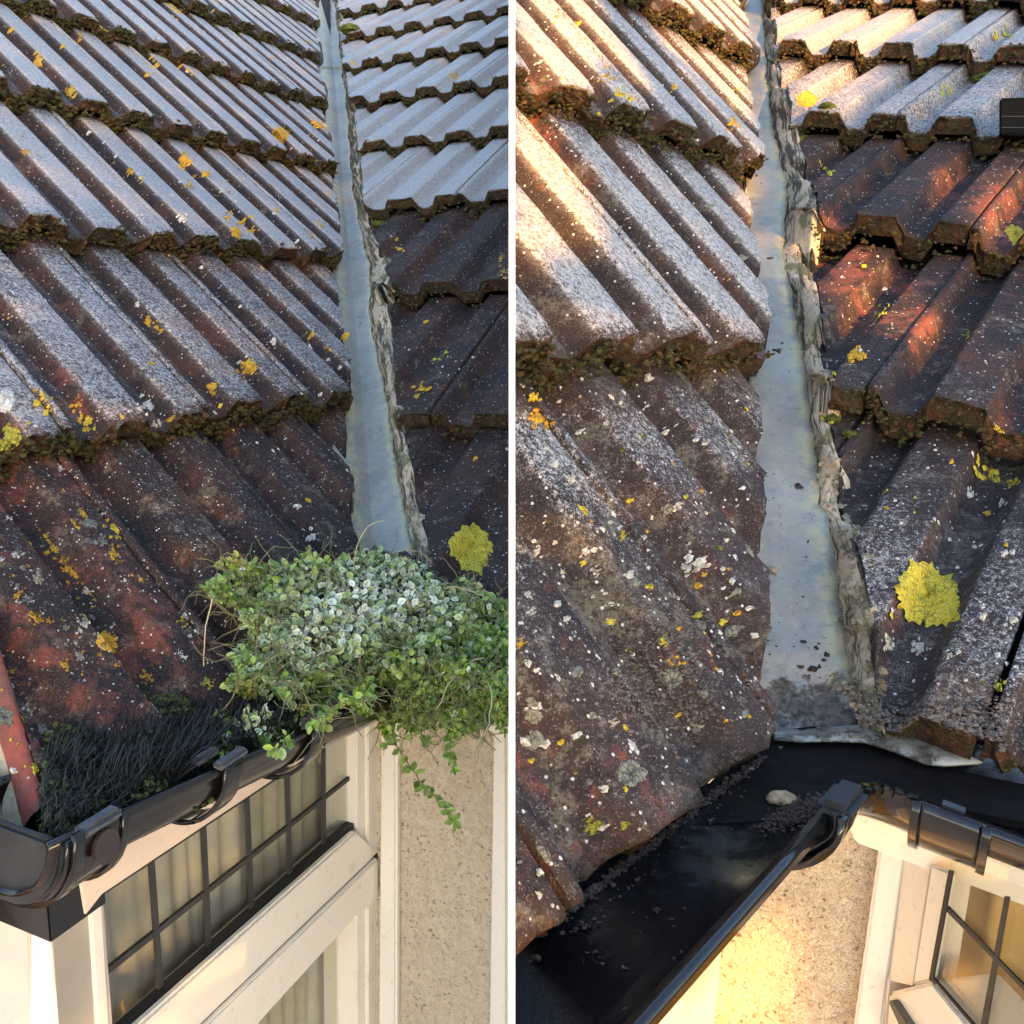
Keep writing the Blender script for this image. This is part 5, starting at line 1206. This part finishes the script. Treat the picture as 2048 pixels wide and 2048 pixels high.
for i in range(9000):
    t = rg.uniform(-.475, -.16); drop = GD(t); lat = rg.uniform(-.045, .055)
    C.append(gl(t, drop)+s1.i*lat+Z*(.012*math.sin(t*60)*math.sin(t*23+lat*60)-.006+lat*.30+.003+rg.uniform(-.006, .008))); Rr.append(rg.uniform(.0008, .0026))
mm = moss_material('gutter_moss', [(.018, .022, .006), (.085, .115, .018), (.14, .17, .05), (.20, .25, .13)])
C = np.array(C); Rr = np.array(Rr); k_ = proj(C)[:, 0] > 84; C, Rr = C[k_], Rr[k_]
o = blobs('gutter_moss', C, Rr, mm, 'L', None, rg, .9); tag(o, 'damp green moss filling the left gutter between the bristles', 'moss', None, 'stuff')

# ------------------------------------------------------------------ added divider board, ground, added stencil behind the camera that shades the roofs
mb = MB(); X_ = MW[:, 0]; zn, zf, tk = .20, 4.4, .00137
def cp(x, y, z): return CAM+MW @ np.array([x, y, z])
g0 = (0-CAM[2]-zn*MW[2, 2])/MW[2, 1]; g1 = (0-CAM[2]-zf*MW[2, 2])/MW[2, 1]
mb.prism([cp(-tk/2, -.13, zn), cp(-tk/2, -2.7, zf), cp(-tk/2, g1, zf), cp(-tk/2, g0, zn)], X_*tk)
bd_ = mb.build('dividing_board', M['white_board']); tag(bd_, 'added thin white board between the two houses, standing in for the divider strip', 'board')  # added as the divider strip between the two views, part of neither house
mb = MB(); mb.add([(-60, -60, 0), (60, -60, 0), (60, 60, 0), (-60, 60, 0)], [(0, 1, 2, 3)]); gr_ = mb.build('ground', M['ground']); gr_['kind'] = 'structure'
for nm, H in HS.items():
    def walk(o):
        for c in o.children:
            if c.type == 'MESH' and c.name.split('.')[0] != 'tile': clip_side(c, nm)
            walk(c)
    walk(H.root)
for o in list(scene.objects):
    if o.type == 'MESH' and len(o.data.polygons) == 0: bpy.data.objects.remove(o)
# unseen stencil added behind the camera: cells block the sun, holes follow the LIT outlines
LIT = [[(1028, -60), (1500, -60), (1500, 255), (1350, 108), (1335, 115), (1430, 230), (1415, 255), (1330, 200), (1260, 160), (1190, 120), (1170, 130), (1200, 190), (1130, 215), (1100, 190), (1028, 190)],
       [(1028, 185), (1090, 205), (1110, 250), (1130, 300), (1170, 400), (1215, 470), (1205, 490), (1140, 495), (1100, 520), (1070, 530), (1028, 570)],
       [(1476, 300), (1520, 350), (1522, 400), (1490, 415), (1490, 440), (1520, 470), (1525, 500), (1518, 590), (1500, 540), (1476, 420)],
       [(1550, -40), (1900, -40), (1870, 20), (1830, 60), (1780, 80), (1760, 130), (1730, 190), (1705, 215), (1640, 215), (1600, 200), (1550, 220), (1540, 100)],
       [(1836, 330), (1925, 335), (1905, 365), (1875, 390), (1865, 350)], [(1960, 340), (2060, 330), (2060, 480), (1985, 540), (1950, 520), (1930, 440), (1930, 400)],
       [(1615, 420), (1700, 430), (1720, 460), (1690, 490), (1630, 520), (1612, 480)], [(1725, 465), (1770, 510), (1775, 560), (1700, 675), (1660, 645), (1640, 560), (1635, 545)],
       [(1808, 570), (1850, 590), (1880, 640), (1870, 700), (1820, 760), (1790, 730), (1730, 690), (1770, 630)], [(1940, 780), (1990, 830), (2048, 860), (2060, 900), (1990, 890), (1950, 860)],
       [(1028, 1815), (1112, 1828), (1094, 1870), (1050, 1905), (1028, 1912)], [(1330, 2080), (1490, 1860), (1520, 1830), (1600, 1800), (1590, 1900), (1575, 2080)]]
bpy.context.view_layer.update(); dg = bpy.context.evaluated_depsgraph_get()
yb = -3.6; cs = .014
P_all = []
for px in range(0, 2049, 128):
    for py in range(0, 2049, 128):
        d = ray(px, py); ok, loc, *_ = scene.ray_cast(dg, Vector(CAM), Vector(unit(d)))
        if ok:
            L_ = np.array(loc); P_all.append(L_+SUN*((yb-L_[1])/SUN[1]))
P_all = np.array(P_all); x0, x1, z0, z1 = P_all[:, 0].min()-.25, P_all[:, 0].max()+.25, P_all[:, 2].min()-.2, P_all[:, 2].max()+.3
print('crown extent', x0, x1, z0, z1)
nx, nz = int((x1-x0)/cs), int((z1-z0)/cs); occ = np.ones((nx, nz), bool); sd = Vector(-SUN)
for i in range(nx):
    for j in range(nz):
        o_ = Vector((x0+(i+.5)*cs, yb, z0+(j+.5)*cs)); ok, loc, nn, idx, ob, mx = scene.ray_cast(dg, o_, sd)
        if not ok: continue
        q = proj(np.array(loc))[0]
        if q[3] > 0 and -30 < q[0] < 2080 and -70 < q[1] < 2090 and any(poly_in(q[0], q[1], pl) for pl in LIT): occ[i, j] = False
rg = np.random.default_rng(3); mb = MB()
shade_stencil = empty('shade_stencil', (0, yb, 0)); tag(shade_stencil, 'added unseen stencil behind the camera, holed to shape the sunlight on the roofs', 'shade_stencil')
for j in range(nz):
    i = 0
    while i < nx:
        if not occ[i, j]: i += 1; continue
        k = i
        while k < nx and occ[k, j] and k-i < 9: k += 1
        a, b = x0+i*cs-.001, x0+k*cs+.001; zz = z0+j*cs; yy = yb+rg.uniform(-.012, .012); dz = cs*1.08
        mb.prism([(a, yy, zz), (b, yy, zz), (b, yy-.004, zz+dz), (a, yy-.004, zz+dz)], np.array([0, .006, 0])); i = k
stencil_cells = mb.build('stencil_cells', M['stencil_green'], shade_stencil); stencil_cells['kind'] = 'stuff'
mb = MB(); tube(mb, [((x0+x1)/2, yb-.15, 0), ((x0+x1)/2+.03, yb-.14, 1.5), ((x0+x1)/2, yb-.12, z0+.3), ((x0+x1)/2+.1, yb-.1, z1-.3)], .13, .04, 10); mb.build('stencil_post', M['soil'], shade_stencil)  # unseen post added with the stencil
#SHADE2
for o in scene.objects:
    pass
print('objects', len(scene.objects), 'tris', sum(len(o.data.polygons) for o in scene.objects if o.type == 'MESH'))
